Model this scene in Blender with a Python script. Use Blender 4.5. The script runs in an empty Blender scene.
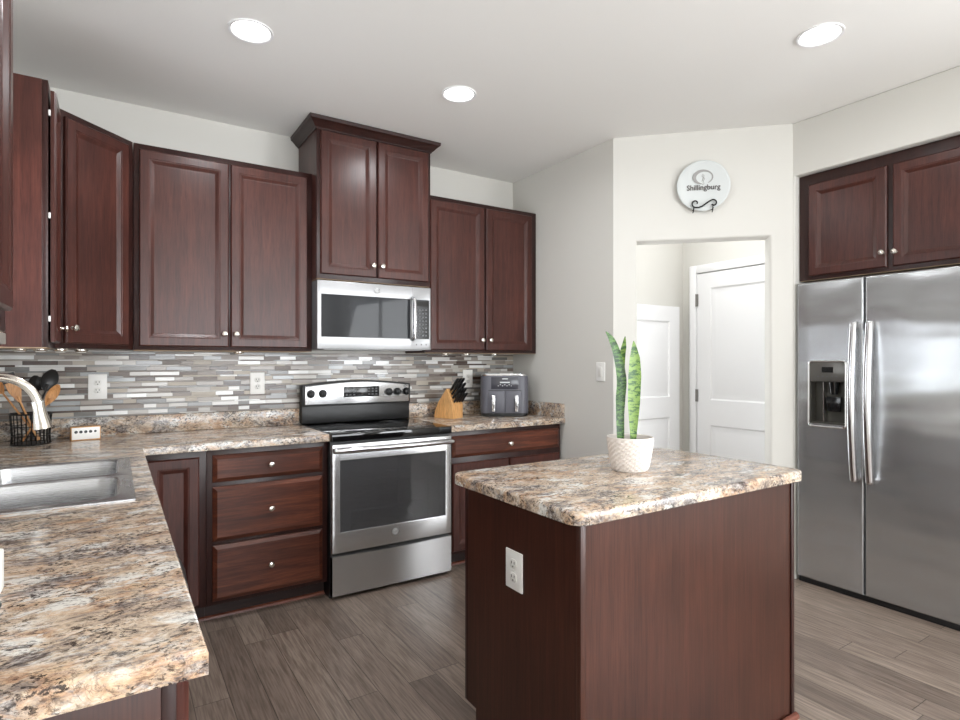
import bpy, bmesh, math, random
from mathutils import Vector, Matrix
random.seed(7)
S = bpy.context.scene
COL = S.collection
R = math.radians

# ------------------------------------------------------------------ camera
cam = bpy.data.cameras.new('camera'); cam_o = bpy.data.objects.new('camera', cam); COL.objects.link(cam_o)
cam_o.location = (0, 0, 1.3195); cam_o.rotation_euler = (R(90), 0, R(-32.6616))
cam.sensor_fit = 'HORIZONTAL'; cam.sensor_width = 36; cam.lens = 569.89 / 960 * 36; cam.shift_y = 1.34 / 960
cam.clip_start = 0.02
S.camera = cam_o
# ------------------------------------------------------------------ world, exposure, daylight, added fill
S.view_settings.view_transform = 'Standard'; S.view_settings.look = 'None'
S.view_settings.gamma = 1.0; S.view_settings.use_curve_mapping = False
S.view_settings.exposure = 0.52
CAN_W = 2.2          # each recessed ceiling can
WIN_SINK = 20.0       # daylight at the window over the sink
SIDE_FILL = 125.0  # fill at an unseen window added in the right wall
REAR_FILL = 105.0      # fill at the unseen window added behind the camera
HALL_W = 5.0  # ceiling can added out of view to light the hall
HALL_FILL = 10.0         # fill at the hidden glazed strip added to brighten the hall
w = bpy.data.worlds.new('World'); S.world = w; w.use_nodes = True
bg = w.node_tree.nodes['Background']; bg.inputs[0].default_value = (0.85, 0.93, 1.0, 1); bg.inputs[1].default_value = 1.6

def area(name, loc, rot, sx, sy, watts, col=(1, 1, 1), shape='RECTANGLE', spread=180):
    l = bpy.data.lights.new(name, 'AREA'); l.shape = shape; l.size = sx; l.size_y = sy; l.energy = watts; l.color = col
    l.spread = R(spread)
    o = bpy.data.objects.new(name, l); o.location = loc; o.rotation_euler = rot; COL.objects.link(o); return o
area('daylight_sink_window', (-0.86, 2.36, 1.62), (0, R(-90), 0), 1.1, 0.95, WIN_SINK, (0.92, 0.965, 1))
area('rear_fill_light', (1.5, -3.72, 1.45), (R(118), 0, R(10)), 2.9, 2.0, REAR_FILL, (0.95, 0.975, 1))  # fill tilted up at the ceiling, set at an added window
area('side_fill_light', (3.62, -1.75, 1.45), (R(106), 0, R(80)), 2.6, 1.8, SIDE_FILL, (0.95, 0.975, 1))  # fill from an invented side window out of view

area('hall_fill_light', (3.01, 3.30, 1.25), (R(-90), 0, 0), 0.26, 1.8, HALL_FILL, (0.96, 0.98, 1))  # fill for the hall from an invented window the camera cannot see
# ------------------------------------------------------------------ materials
def srgb(r, g, b):
    f = lambda c: c / 12.92 if c <= 0.04045 else ((c + 0.055) / 1.055) ** 2.4
    return (f(r / 255), f(g / 255), f(b / 255), 1)
class NT:
    def __init__(s, name):
        s.m = bpy.data.materials.new(name); s.m.use_nodes = True; s.t = s.m.node_tree
        s.p = s.t.nodes['Principled BSDF']
    def n(s, kind, **kw):
        x = s.t.nodes.new('ShaderNode' + kind)
        for k, v in kw.items():
            if k.startswith('i_'):
                k = k[2:]
                x.inputs[int(k) if k.isdigit() else k.replace('_', ' ')].default_value = v
            else: setattr(x, k, v)
        return x
    def l(s, a, b): s.t.links.new(a, b)
    def ramp(s, src, stops, interp='LINEAR'):
        r = s.n('ValToRGB'); cr = r.color_ramp; cr.interpolation = interp
        while len(cr.elements) < len(stops): cr.elements.new(0.5)
        for e, (p, c) in zip(cr.elements, stops): e.position = p; e.color = c
        s.l(src, r.inputs[0]); return r
    def mix(s, fac, a, b, blend='MIX'):
        x = s.n('Mix', data_type='RGBA', blend_type=blend)
        for inp, v in ((x.inputs[0], fac), (x.inputs[6], a), (x.inputs[7], b)):
            if hasattr(v, 'links'): s.l(v, inp)
            else: inp.default_value = v
        return x.outputs[2]
    def math(s, op, a, b=0.0):
        x = s.n('Math', operation=op)
        for inp, v in ((x.inputs[0], a), (x.inputs[1], b)):
            if hasattr(v, 'links'): s.l(v, inp)
            else: inp.default_value = v
        return x.outputs[0]
    def bump(s, h, strength=0.1, dist=0.002):
        b = s.n('Bump'); b.inputs['Strength'].default_value = strength; b.inputs['Distance'].default_value = dist
        s.l(h, b.inputs['Height']); s.l(b.outputs[0], s.p.inputs['Normal'])
def plain(name, col, rough=0.5, metal=0.0, spec=0.5, emit=None, es=1.0, coat=0):
    t = NT(name); t.p.inputs['Base Color'].default_value = col; t.p.inputs['Roughness'].default_value = rough
    t.p.inputs['Metallic'].default_value = metal; t.p.inputs['Specular IOR Level'].default_value = spec
    t.p.inputs['Coat Weight'].default_value = coat
    if emit: t.p.inputs['Emission Color'].default_value = emit; t.p.inputs['Emission Strength'].default_value = es
    return t.m
def painted(name, col, rough=0.6):
    t = NT(name); tc = t.n('TexCoord'); nz = t.n('TexNoise', i_Scale=90.0, i_Detail=3.0); t.l(tc.outputs['Object'], nz.inputs['Vector'])
    t.p.inputs['Base Color'].default_value = col; t.p.inputs['Roughness'].default_value = rough
    t.p.inputs['Specular IOR Level'].default_value = 0.3
    t.bump(nz.outputs[0], 0.06, 0.001); return t.m
def wood(name, dark, mid, light, scale=(26, 26, 1.6), rough=0.3, blot=3.0):
    t = NT(name); tc = t.n('TexCoord'); oi = t.n('ObjectInfo')
    add = t.n('VectorMath', operation='ADD'); sc = t.n('VectorMath', operation='SCALE'); sc.inputs['Scale'].default_value = 7.0
    cb = t.n('CombineXYZ'); 
    for k in range(3): t.l(oi.outputs['Random'], cb.inputs[k])
    t.l(cb.outputs[0], sc.inputs[0]); t.l(tc.outputs['Object'], add.inputs[0]); t.l(sc.outputs[0], add.inputs[1])
    mp = t.n('Mapping'); mp.inputs['Scale'].default_value = scale; t.l(add.outputs[0], mp.inputs[0])
    n1 = t.n('TexNoise', i_Scale=1.5, i_Detail=8.0, i_Roughness=0.65, i_Distortion=0.5); t.l(mp.outputs[0], n1.inputs['Vector'])
    mp2 = t.n('Mapping'); mp2.inputs['Scale'].default_value = tuple(v * 5 for v in scale); t.l(add.outputs[0], mp2.inputs[0])
    n2 = t.n('TexNoise', i_Scale=1.6, i_Detail=4.0, i_Roughness=0.6); t.l(mp2.outputs[0], n2.inputs['Vector'])
    n3 = t.n('TexNoise', i_Scale=blot, i_Detail=2.0); t.l(add.outputs[0], n3.inputs['Vector'])
    r = t.ramp(n1.outputs[0], [(0.28, dark), (0.5, mid), (0.72, light)])
    fine = t.ramp(n2.outputs[0], [(0.35, (0.62, 0.6, 0.6, 1)), (0.55, (1, 1, 1, 1))])
    c = t.mix(0.75, r.outputs[0], fine.outputs[0], 'MULTIPLY')
    bl = t.ramp(n3.outputs[0], [(0.3, (0.75, 0.72, 0.72, 1)), (0.7, (1.18, 1.15, 1.12, 1))])
    c = t.mix(0.8, c, bl.outputs[0], 'MULTIPLY')
    t.l(c, t.p.inputs['Base Color'])
    t.p.inputs['Roughness'].default_value = rough; t.p.inputs['Specular IOR Level'].default_value = 0.38
    t.bump(n2.outputs[0], 0.04, 0.001)
    return t.m
WD = (srgb(60, 33, 28), srgb(74, 41, 35), srgb(86, 49, 41))
M = {}
M['cherry'] = wood('cherry_wood', *WD)
M['cherry_flat'] = wood('cherry_wood_drawer_front', srgb(56, 28, 20), srgb(86, 46, 33), srgb(116, 66, 46), (1.6, 26, 26))
M['cherry_dark'] = wood('cherry_wood_frame', srgb(40, 22, 20), srgb(50, 28, 25), srgb(58, 33, 29))
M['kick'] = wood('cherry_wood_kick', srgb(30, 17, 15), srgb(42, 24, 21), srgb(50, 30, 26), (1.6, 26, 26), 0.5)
M['shoe'] = wood('shoe_moulding_wood', srgb(80, 42, 32), srgb(110, 62, 48), srgb(135, 82, 64), (1.6, 26, 26), 0.35)
M['island'] = wood('cherry_veneer_panel', srgb(56, 31, 23), srgb(66, 38, 29), srgb(78, 45, 35), (34, 34, 1.0), 0.33)
M['wall'] = painted('warm_white_wall_paint', srgb(216, 214, 208))
M['ceil'] = painted('ceiling_paint', srgb(243, 242, 239), 0.8)
M['trimw'] = plain('white_trim_paint', srgb(240, 240, 241), 0.35)
M['white'] = plain('white_plastic', srgb(238, 237, 233), 0.35)
M['ivory'] = plain('receptacle_plastic', srgb(226, 225, 220), 0.35)
M['black'] = plain('black_plastic', srgb(22, 22, 23), 0.4)
M['blackgloss'] = plain('black_glass', srgb(14, 14, 15), 0.06, spec=0.6)
M['blackmetal'] = plain('black_wire', srgb(20, 19, 18), 0.45, 0.3)
M['nickel'] = plain('brushed_nickel', srgb(222, 216, 206), 0.22, 1.0)
M['chrome'] = plain('polished_chrome', srgb(230, 230, 232), 0.12, 1.0)
M['hinge'] = plain('hinge_metal', srgb(150, 148, 145), 0.35, 1.0)
M['slot'] = plain('dark_slot', srgb(58, 56, 54), 0.6)
M['undertan'] = plain('unfinished_edge', srgb(176, 150, 122), 0.6)
M['rail'] = plain('grey_light_rail', srgb(150, 146, 138), 0.45)
M['lens'] = plain('lamp_lens', (1, 1, 1, 1), 0.5, emit=(1, 0.99, 0.97, 1), es=6.0)
M['ink'] = plain('grey_print', srgb(88, 84, 82), 0.6)
M['inklight'] = plain('light_grey_print', srgb(160, 158, 156), 0.6)
M['glyph'] = plain('white_print', srgb(205, 208, 210), 0.5)
M['glyphgrey'] = plain('grey_key_print', srgb(98, 99, 101), 0.5)
M['slate'] = plain('slate_grey_plastic', srgb(92, 92, 100), 0.42)
M['slatedark'] = plain('dark_slate_panel', srgb(66, 66, 73), 0.15)
M['plate'] = plain('glazed_ceramic', srgb(208, 212, 211), 0.25)
M['soil'] = plain('potting_soil', srgb(62, 48, 38), 0.95)
M['ceramic'] = plain('matt_white_ceramic', srgb(222, 214, 207), 0.55)
M['block'] = wood('pale_beech', srgb(205, 150, 90), srgb(224, 172, 112), srgb(236, 190, 132), (20, 20, 2), 0.45)
M['utensil'] = wood('utensil_wood', srgb(170, 115, 66), srgb(196, 142, 90), srgb(214, 166, 114), (30, 30, 3), 0.5)
M['disp'] = plain('dispenser_panel', srgb(104, 102, 98), 0.3, 0.5)
M['dispin'] = plain('dispenser_cavity', srgb(78, 76, 70), 0.35, 0.4)
M['screen'] = plain('dark_display', srgb(26, 27, 28), 0.15)
M['grill'] = plain('black_grille', srgb(18, 18, 19), 0.5)

def steel(name, col=(0.62, 0.62, 0.63, 1), rough=0.22, horiz=True, wavy=0.0, metal=0.85, aniso=0.0, arot=0.0):
    t = NT(name); tc = t.n('TexCoord'); mp = t.n('Mapping'); mp.inputs['Scale'].default_value = (3, 3, 900) if horiz else (900, 900, 3)
    t.l(tc.outputs['Object'], mp.inputs[0]); n = t.n('TexNoise', i_Scale=1.0, i_Detail=3.0); t.l(mp.outputs[0], n.inputs['Vector'])
    t.p.inputs['Base Color'].default_value = col; t.p.inputs['Metallic'].default_value = metal
    r = t.ramp(n.outputs[0], [(0.3, (rough * 0.92,) * 3 + (1,)), (0.7, (rough * 1.1,) * 3 + (1,))]); t.l(r.outputs[0], t.p.inputs['Roughness'])
    if aniso:
        tg = t.n('Tangent', direction_type='UV_MAP', uv_map='UVMap'); t.l(tg.outputs[0], t.p.inputs['Tangent'])
        t.p.inputs['Anisotropic'].default_value = aniso; t.p.inputs['Anisotropic Rotation'].default_value = arot
    if wavy:
        mp2 = t.n('Mapping'); mp2.inputs['Scale'].default_value = (2.2, 2.2, 4.5); t.l(tc.outputs['Object'], mp2.inputs[0])
        n2 = t.n('TexNoise', i_Scale=1.0, i_Detail=1.0); t.l(mp2.outputs[0], n2.inputs['Vector'])
        t.bump(n2.outputs[0], 1.0, wavy)
    return t.m
M['steel'] = steel('brushed_stainless_steel', (0.56, 0.56, 0.565, 1), 0.24, aniso=0.9, arot=0.25)
M['mwsteel'] = steel('satin_stainless_steel', (0.34, 0.34, 0.345, 1), 0.36, aniso=0.6, arot=0.25, metal=0.75)
M['fridge'] = steel('fridge_stainless_steel', (0.47, 0.48, 0.49, 1), 0.22, True, 0.010, 0.82, 0.96)
M['sink'] = steel('sink_stainless_steel', (0.46, 0.46, 0.465, 1), 0.26)
M['badge'] = plain('badge_silver', srgb(196, 197, 198), 0.3)
M['handle'] = plain('handle_steel', srgb(205, 205, 207), 0.2, 1.0)
def glassy():
    t = NT('window_glass'); o = t.t.nodes['Material Output']
    tr = t.n('BsdfTransparent'); gl = t.n('BsdfGlossy'); gl.inputs['Roughness'].default_value = 0.02
    mx = t.n('MixShader'); mx.inputs[0].default_value = 0.06
    t.l(tr.outputs[0], mx.inputs[1]); t.l(gl.outputs[0], mx.inputs[2]); t.l(mx.outputs[0], o.inputs[0]); return t.m
M['glass'] = glassy()
def ovenglass():
    t = NT('grey_oven_glass'); o = t.t.nodes['Material Output']
    tr = t.n('BsdfTransparent'); tr.inputs[0].default_value = (0.55, 0.55, 0.55, 1)
    t.p.inputs['Base Color'].default_value = srgb(88, 88, 90); t.p.inputs['Roughness'].default_value = 0.05; t.p.inputs['Specular IOR Level'].default_value = 0.6
    mx = t.n('MixShader'); mx.inputs[0].default_value = 0.62
    t.l(tr.outputs[0], mx.inputs[1]); t.l(t.p.outputs[0], mx.inputs[2]); t.l(mx.outputs[0], o.inputs[0]); return t.m
M['ovenglass'] = ovenglass()
M['mwglass'] = plain('dark_microwave_glass', srgb(52, 53, 55), 0.04, spec=0.16)
M['oveninside'] = plain('oven_enamel', srgb(96, 96, 98), 0.45)

def granite():
    t = NT('granite_pattern_laminate'); tc = t.n('TexCoord')
    wn_ = t.n('TexNoise', i_Scale=9.0, i_Detail=4.0); t.l(tc.outputs['Object'], wn_.inputs['Vector'])
    wv_ = t.n('VectorMath', operation='SCALE'); wv_.inputs['Scale'].default_value = 0.05; t.l(wn_.outputs['Color'], wv_.inputs[0])
    co = t.n('VectorMath', operation='ADD'); t.l(tc.outputs['Object'], co.inputs[0]); t.l(wv_.outputs[0], co.inputs[1])
    def noise(sc, det, ro, dist=0.0, loc=(0, 0, 0), rot=24):
        mp = t.n('Mapping'); mp.inputs['Rotation'].default_value = (0, 0, R(rot)); mp.inputs['Scale'].default_value = sc; mp.inputs['Location'].default_value = loc
        t.l(co.outputs[0], mp.inputs[0])
        n = t.n('TexNoise', i_Scale=1.0, i_Detail=det, i_Roughness=ro, i_Distortion=dist); t.l(mp.outputs[0], n.inputs['Vector']); return n.outputs[0]
    base = t.ramp(noise((9, 15, 15), 12, 0.8, 0.3), [(0.36, srgb(112, 101, 96)), (0.44, srgb(168, 152, 138)), (0.50, srgb(200, 180, 158)), (0.56, srgb(210, 198, 184)), (0.64, srgb(222, 219, 214))])
    fo = t.ramp(noise((6, 10, 10), 10, 0.74, 0.4, (5.3, 2.1, 0)), [(0.50, (0, 0, 0, 1)), (0.58, (1, 1, 1, 1))])
    fo2 = t.ramp(noise((40, 60, 60), 5, 0.7, 0.2, (1, 2, 0)), [(0.4, srgb(150, 98, 62)), (0.5, srgb(196, 148, 104)), (0.6, srgb(216, 184, 146))])
    c = t.mix(t.math('MULTIPLY', fo.outputs[0], 0.52), base.outputs[0], fo2.outputs[0])
    fw_ = t.ramp(noise((6, 12, 12), 9, 0.68, 0.3, (1.7, 7.9, 0)), [(0.545, (0, 0, 0, 1)), (0.585, (1, 1, 1, 1))])
    c = t.mix(t.math('MULTIPLY', fw_.outputs[0], 0.85), c, srgb(222, 221, 216))
    fg = t.ramp(noise((6, 12, 12), 11, 0.8, 0.4, (9.4, 3.3, 0)), [(0.51, (0, 0, 0, 1)), (0.57, (1, 1, 1, 1))])
    fg2 = t.ramp(noise((45, 80, 80), 5, 0.7, 0.2, (3, 6, 0)), [(0.4, srgb(62, 57, 58)), (0.5, srgb(122, 116, 116)), (0.62, srgb(190, 184, 178))])
    c = t.mix(t.math('MULTIPLY', fg.outputs[0], 0.85), c, fg2.outputs[0])
    grain = t.ramp(noise((85, 120, 120), 5, 0.72, 0.2, (0, 0, 0)), [(0.43, (1, 1, 1, 1)), (0.49, (0, 0, 0, 1))])
    drift = t.ramp(noise((9, 16, 16), 8, 0.74, 0.3, (2.2, 0.6, 0)), [(0.43, (0.12, 0.12, 0.12, 1)), (0.55, (1, 1, 1, 1))])
    c = t.mix(t.math('MULTIPLY', t.math('MULTIPLY', grain.outputs[0], drift.outputs[0]), 0.92), c, srgb(44, 37, 36))
    vein = t.ramp(noise((8, 20, 20), 6, 0.7, 0.8, (4, 4, 0)), [(0.488, (0, 0, 0, 1)), (0.5, (1, 1, 1, 1)), (0.512, (0, 0, 0, 1))])
    c = t.mix(t.math('MULTIPLY', vein.outputs[0], 0.6), c, srgb(84, 66, 58))
    gm = t.n('Gamma'); gm.inputs[1].default_value = 1.05; t.l(c, gm.inputs[0])
    t.l(gm.outputs[0], t.p.inputs['Base Color']); t.p.inputs['Roughness'].default_value = 0.17; t.p.inputs['Specular IOR Level'].default_value = 0.5
    return t.m
M['granite'] = granite()

def planks():
    t = NT('grey_brown_hickory_planks'); tc = t.n('TexCoord'); sp = t.n('SeparateXYZ'); t.l(tc.outputs['Object'], sp.inputs[0])
    PW, PL = 0.127, 0.95
    xr = t.math('DIVIDE', sp.outputs[0], PW); row = t.math('FLOOR', xr); fx = t.math('FRACT', xr)
    wn = t.n('TexWhiteNoise', noise_dimensions='1D'); t.l(row, wn.inputs['W'])
    yr = t.math('ADD', t.math('DIVIDE', sp.outputs[1], PL), t.math('MULTIPLY', wn.outputs[0], 7.3)); col = t.math('FLOOR', yr); fy = t.math('FRACT', yr)
    idv = t.n('CombineXYZ'); t.l(row, idv.inputs[0]); t.l(col, idv.inputs[1])
    wn2 = t.n('TexWhiteNoise', noise_dimensions='2D'); t.l(idv.outputs[0], wn2.inputs['Vector'])
    tone = t.ramp(wn2.outputs[0], [(0.0, srgb(116, 103, 94)), (0.5, srgb(130, 116, 106)), (1.0, srgb(143, 129, 118))])
    off = t.n('VectorMath', operation='SCALE'); off.inputs['Scale'].default_value = 13.0; t.l(wn2.outputs['Color'], off.inputs[0])
    ad = t.n('VectorMath', operation='ADD'); t.l(tc.outputs['Object'], ad.inputs[0]); t.l(off.outputs[0], ad.inputs[1])
    mp = t.n('Mapping'); mp.inputs['Scale'].default_value = (26, 1.8, 26); t.l(ad.outputs[0], mp.inputs[0])
    wv = t.n('TexNoise', i_Scale=1.0, i_Detail=7.0, i_Roughness=0.7, i_Distortion=1.6); t.l(mp.outputs[0], wv.inputs['Vector'])
    g = t.ramp(wv.outputs[0], [(0.3, (0.62, 0.6, 0.58, 1)), (0.48, (0.95, 0.94, 0.93, 1)), (0.7, (1.2, 1.19, 1.18, 1))])
    mp5 = t.n('Mapping'); mp5.inputs['Scale'].default_value = (150, 7, 150); t.l(ad.outputs[0], mp5.inputs[0])
    fi = t.n('TexNoise', i_Scale=1.0, i_Detail=3.0); t.l(mp5.outputs[0], fi.inputs['Vector'])
    g2 = t.ramp(fi.outputs[0], [(0.35, (0.6, 0.57, 0.55, 1)), (0.6, (1.1, 1.1, 1.1, 1))])
    c = t.mix(0.9, tone.outputs[0], g.outputs[0], 'MULTIPLY'); c = t.mix(0.8, c, g2.outputs[0], 'MULTIPLY')
    ex = t.math('MINIMUM', fx, t.math('SUBTRACT', 1.0, fx)); ey = t.math('MINIMUM', fy, t.math('SUBTRACT', 1.0, fy))
    gx = t.math('LESS_THAN', ex, 0.012); gy = t.math('LESS_THAN', ey, 0.0018); gap = t.math('MAXIMUM', gx, gy)
    c = t.mix(t.math('MULTIPLY', gap, 0.75), c, srgb(48, 40, 35))
    t.l(c, t.p.inputs['Base Color']); t.p.inputs['Roughness'].default_value = 0.36
    hb = t.math('SUBTRACT', t.math('MULTIPLY', wv.outputs[0], 0.5), gap)
    t.bump(hb, 0.25, 0.002); return t.m
M['floor'] = planks()

def leafmat(name, base, band, f, lo, hi):
    t = NT(name); tc = t.n('TexCoord')
    mp = t.n('Mapping'); mp.inputs['Scale'].default_value = (0.35, 0.35, 1.0); t.l(tc.outputs['Object'], mp.inputs[0])
    n1 = t.n('TexNoise', i_Scale=f, i_Detail=2.0, i_Roughness=0.5, i_Distortion=0.6); t.l(mp.outputs[0], n1.inputs['Vector'])
    n2 = t.n('TexNoise', i_Scale=260.0, i_Detail=2.0); t.l(tc.outputs['Object'], n2.inputs['Vector'])
    v = t.math('ADD', t.math('MULTIPLY', n1.outputs[0], 0.72), t.math('MULTIPLY', n2.outputs[0], 0.28))
    r = t.ramp(v, [(lo, band), (hi, base)]); t.l(r.outputs[0], t.p.inputs['Base Color']); t.p.inputs['Roughness'].default_value = 0.4; return t.m
M['leafdark'] = leafmat('dark_mottled_leaf', srgb(92, 132, 66), srgb(28, 62, 32), 130, 0.44, 0.60)
M['leaflight'] = leafmat('bright_banded_leaf', srgb(122, 152, 74), srgb(52, 90, 42), 95, 0.43, 0.53)

# ------------------------------------------------------------------ mesh helpers
class B:
    def __init__(s): s.bm = bmesh.new()
    def _merge(s, tb, mi=0):
        for f in tb.faces: f.material_index = mi
        me = bpy.data.meshes.new('tmp'); tb.to_mesh(me); tb.free(); s.bm.from_mesh(me); bpy.data.meshes.remove(me); return s
    def box(s, x0, x1, y0, y1, z0, z1, bev=0.0, seg=2, mi=0):
        tb = bmesh.new(); bmesh.ops.create_cube(tb, size=1.0)
        for v in tb.verts: v.co = Vector(((x0 + x1) / 2 + v.co.x * (x1 - x0), (y0 + y1) / 2 + v.co.y * (y1 - y0), (z0 + z1) / 2 + v.co.z * (z1 - z0)))
        if bev: bmesh.ops.bevel(tb, geom=list(tb.edges), offset=bev, segments=seg, profile=0.5, affect='EDGES')
        return s._merge(tb, mi)
    def loft(s, loops, cap0=True, cap1=True, closed=True, mi=0):
        tb = bmesh.new(); L = [[tb.verts.new(p) for p in lp] for lp in loops]; n = len(L[0])
        for a, b in zip(L, L[1:]):
            for i in range(n if closed else n - 1):
                j = (i + 1) % n
                try: tb.faces.new((a[i], a[j], b[j], b[i]))
                except ValueError: pass
        if cap0: tb.faces.new(list(reversed(L[0])))
        if cap1: tb.faces.new(L[-1])
        bmesh.ops.recalc_face_normals(tb, faces=list(tb.faces))
        return s._merge(tb, mi)
    def tube(s, pts, r, n=10, mi=0, caps=True, flat=1.0):
        pts = [Vector(p) for p in pts]; rs = r if isinstance(r, (list, tuple)) else [r] * len(pts)
        loops = []; up = None
        for i, p in enumerate(pts):
            d = (pts[min(i + 1, len(pts) - 1)] - pts[max(i - 1, 0)]).normalized()
            if up is None: up = d.orthogonal().normalized() if abs(d.z) < 0.99 else Vector((1, 0, 0))
            up = (up - d * up.dot(d)).normalized(); sd = d.cross(up)
            loops.append([p + (up * math.cos(a) + sd * math.sin(a) * flat) * rs[i] for a in [2 * math.pi * k / n for k in range(n)]])
        return s.loft(loops, caps, caps, mi=mi)
    def lathe(s, prof, c=(0, 0, 0), axis='z', n=24, mi=0, caps=True):
        loops = []
        for (r, h) in prof:
            lp = []
            for k in range(n):
                a = 2 * math.pi * k / n; u, v = max(r, 1e-4) * math.cos(a), max(r, 1e-4) * math.sin(a)
                o = {'z': (u, v, h), '-y': (u, -h, v), '-x': (-h, u, v), 'x': (h, u, v)}[axis]
                lp.append((c[0] + o[0], c[1] + o[1], c[2] + o[2]))
            loops.append(lp)
        return s.loft(loops, caps, caps, mi=mi)
    def prism(s, poly, a, b, plane='xz', mi=0, bev=0):
        def P(u, v, w): return {'xz': (u, w, v), 'yz': (w, u, v), 'xy': (u, v, w)}[plane]
        tb = bmesh.new(); A = [tb.verts.new(P(u, v, a)) for u, v in poly]; Bq = [tb.verts.new(P(u, v, b)) for u, v in poly]; n = len(poly)
        tb.faces.new(A); tb.faces.new(list(reversed(Bq)))
        for i in range(n): tb.faces.new((A[i], Bq[i], Bq[(i + 1) % n], A[(i + 1) % n]))
        bmesh.ops.recalc_face_normals(tb, faces=list(tb.faces))
        if bev: bmesh.ops.bevel(tb, geom=list(tb.edges), offset=bev, segments=2, profile=0.5, affect='EDGES')
        return s._merge(tb, mi)
    def cells(s, us, vs, inside, w0, w1, plane='xy', bevel=None, off=0.006, seg=3, mi=0):
        """solid slab made of the grid cells for which inside(u, v) holds"""
        tb = bmesh.new(); V = {}
        def P(u, v, w): return {'xz': (u, w, v), 'yz': (w, u, v), 'xy': (u, v, w)}[plane]
        def g(i, j, k):
            key = (i, j, k)
            if key not in V: V[key] = tb.verts.new(P(us[i], vs[j], (w0, w1)[k]))
            return V[key]
        ok = lambda i, j: 0 <= i < len(us) - 1 and 0 <= j < len(vs) - 1 and inside((us[i] + us[i + 1]) / 2, (vs[j] + vs[j + 1]) / 2)
        for i in range(len(us) - 1):
            for j in range(len(vs) - 1):
                if not ok(i, j): continue
                for k in (0, 1): tb.faces.new((g(i, j, k), g(i + 1, j, k), g(i + 1, j + 1, k), g(i, j + 1, k)))
                for (di, dj, a, b) in ((-1, 0, (i, j), (i, j + 1)), (1, 0, (i + 1, j), (i + 1, j + 1)), (0, -1, (i, j), (i + 1, j)), (0, 1, (i, j + 1), (i + 1, j + 1))):
                    if not ok(i + di, j + dj): tb.faces.new((g(*a, 0), g(*b, 0), g(*b, 1), g(*a, 1)))
        bmesh.ops.recalc_face_normals(tb, faces=list(tb.faces))
        if bevel:
            es = [e for e in tb.edges if bevel(e.verts[0].co, e.verts[1].co) and len(e.link_faces) == 2 and e.calc_face_angle(0) > 0.5]
            if es: bmesh.ops.bevel(tb, geom=es, offset=off, segments=seg, profile=0.5, affect='EDGES')
        return s._merge(tb, mi)
    def xform(s, mat): bmesh.ops.transform(s.bm, matrix=mat, verts=list(s.bm.verts)); return s
    def done(s, name, mats, parent=None, smooth=True, ang=32):
        me = bpy.data.meshes.new(name); s.bm.to_mesh(me); s.bm.free()
        for m in (mats if isinstance(mats, (list, tuple)) else [mats]): me.materials.append(M[m])
        if smooth: me.shade_smooth(); me.set_sharp_from_angle(angle=R(ang))
        if not isinstance(mats, (list, tuple)) and mats in ('steel', 'fridge', 'mwsteel'):
            uv = me.uv_layers.new(name='UVMap')
            for lp in me.loops: v = me.vertices[lp.vertex_index].co; uv.data[lp.index].uv = (v.x, v.z)
        o = bpy.data.objects.new(name, me); COL.objects.link(o)
        if parent: o.parent = parent
        return o
def rr(cx, cy, hw, hh, r, n=5):
    out = []
    for qx, qy, a0 in ((1, 1, 0), (-1, 1, 90), (-1, -1, 180), (1, -1, 270)):
        for k in range(n + 1):
            a = R(a0 + 90 * k / n); out.append((cx + qx * (hw - r) + r * math.cos(a), cy + qy * (hh - r) + r * math.sin(a)))
    return out
def tag(o, label=None, cat=None, group=None, kind=None):
    if label: o['label'] = label
    if cat: o['category'] = cat
    if group: o['group'] = group
    if kind: o['kind'] = kind
    return o
def thing(name, label, cat, loc=(0, 0, 0), rz=0.0, group=None):
    o = bpy.data.objects.new(name, None); o.empty_display_size = 0.1; COL.objects.link(o)
    o.location = loc; o.rotation_euler = (0, 0, R(rz)); return tag(o, label, cat, group)
def struct(o): o['kind'] = 'structure'; return o
def dup(root, loc, rot=None, label=None, group=None):
    r = root.copy(); COL.objects.link(r); r.location = loc
    if rot is not None: r.rotation_euler = rot
    if label: r['label'] = label
    if group: r['group'] = group
    for ch in list(root.children):
        c = ch.copy(); COL.objects.link(c); c.parent = r
        for g in list(ch.children):
            d = g.copy(); COL.objects.link(d); d.parent = c
    return r
def text_mesh(body, size, mat_, parent, name, loc, rot, shear=0.0, thick=0.0004, bold=0.0, xs=1.0):
    cu = bpy.data.curves.new('t', 'FONT'); cu.body = body; cu.size = size; cu.align_x = 'CENTER'; cu.align_y = 'CENTER'; cu.shear = shear; cu.extrude = thick; cu.offset = bold
    cu.resolution_u = 3
    to = bpy.data.objects.new('t', cu); COL.objects.link(to); dg = bpy.context.evaluated_depsgraph_get()
    me = bpy.data.meshes.new_from_object(to.evaluated_get(dg)); bpy.data.objects.remove(to); bpy.data.curves.remove(cu)
    me.transform(Matrix.Translation(loc) @ rot.to_matrix().to_4x4() @ Matrix.Diagonal((xs, 1, 1, 1)))
    me.materials.clear(); me.materials.append(M[mat_]); me.name = name
    o = bpy.data.objects.new(name, me); COL.objects.link(o); o.parent = parent; return o
from mathutils import Euler
FACE_FRONT = Euler((R(90), 0, 0))     # text read from local -y

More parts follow.
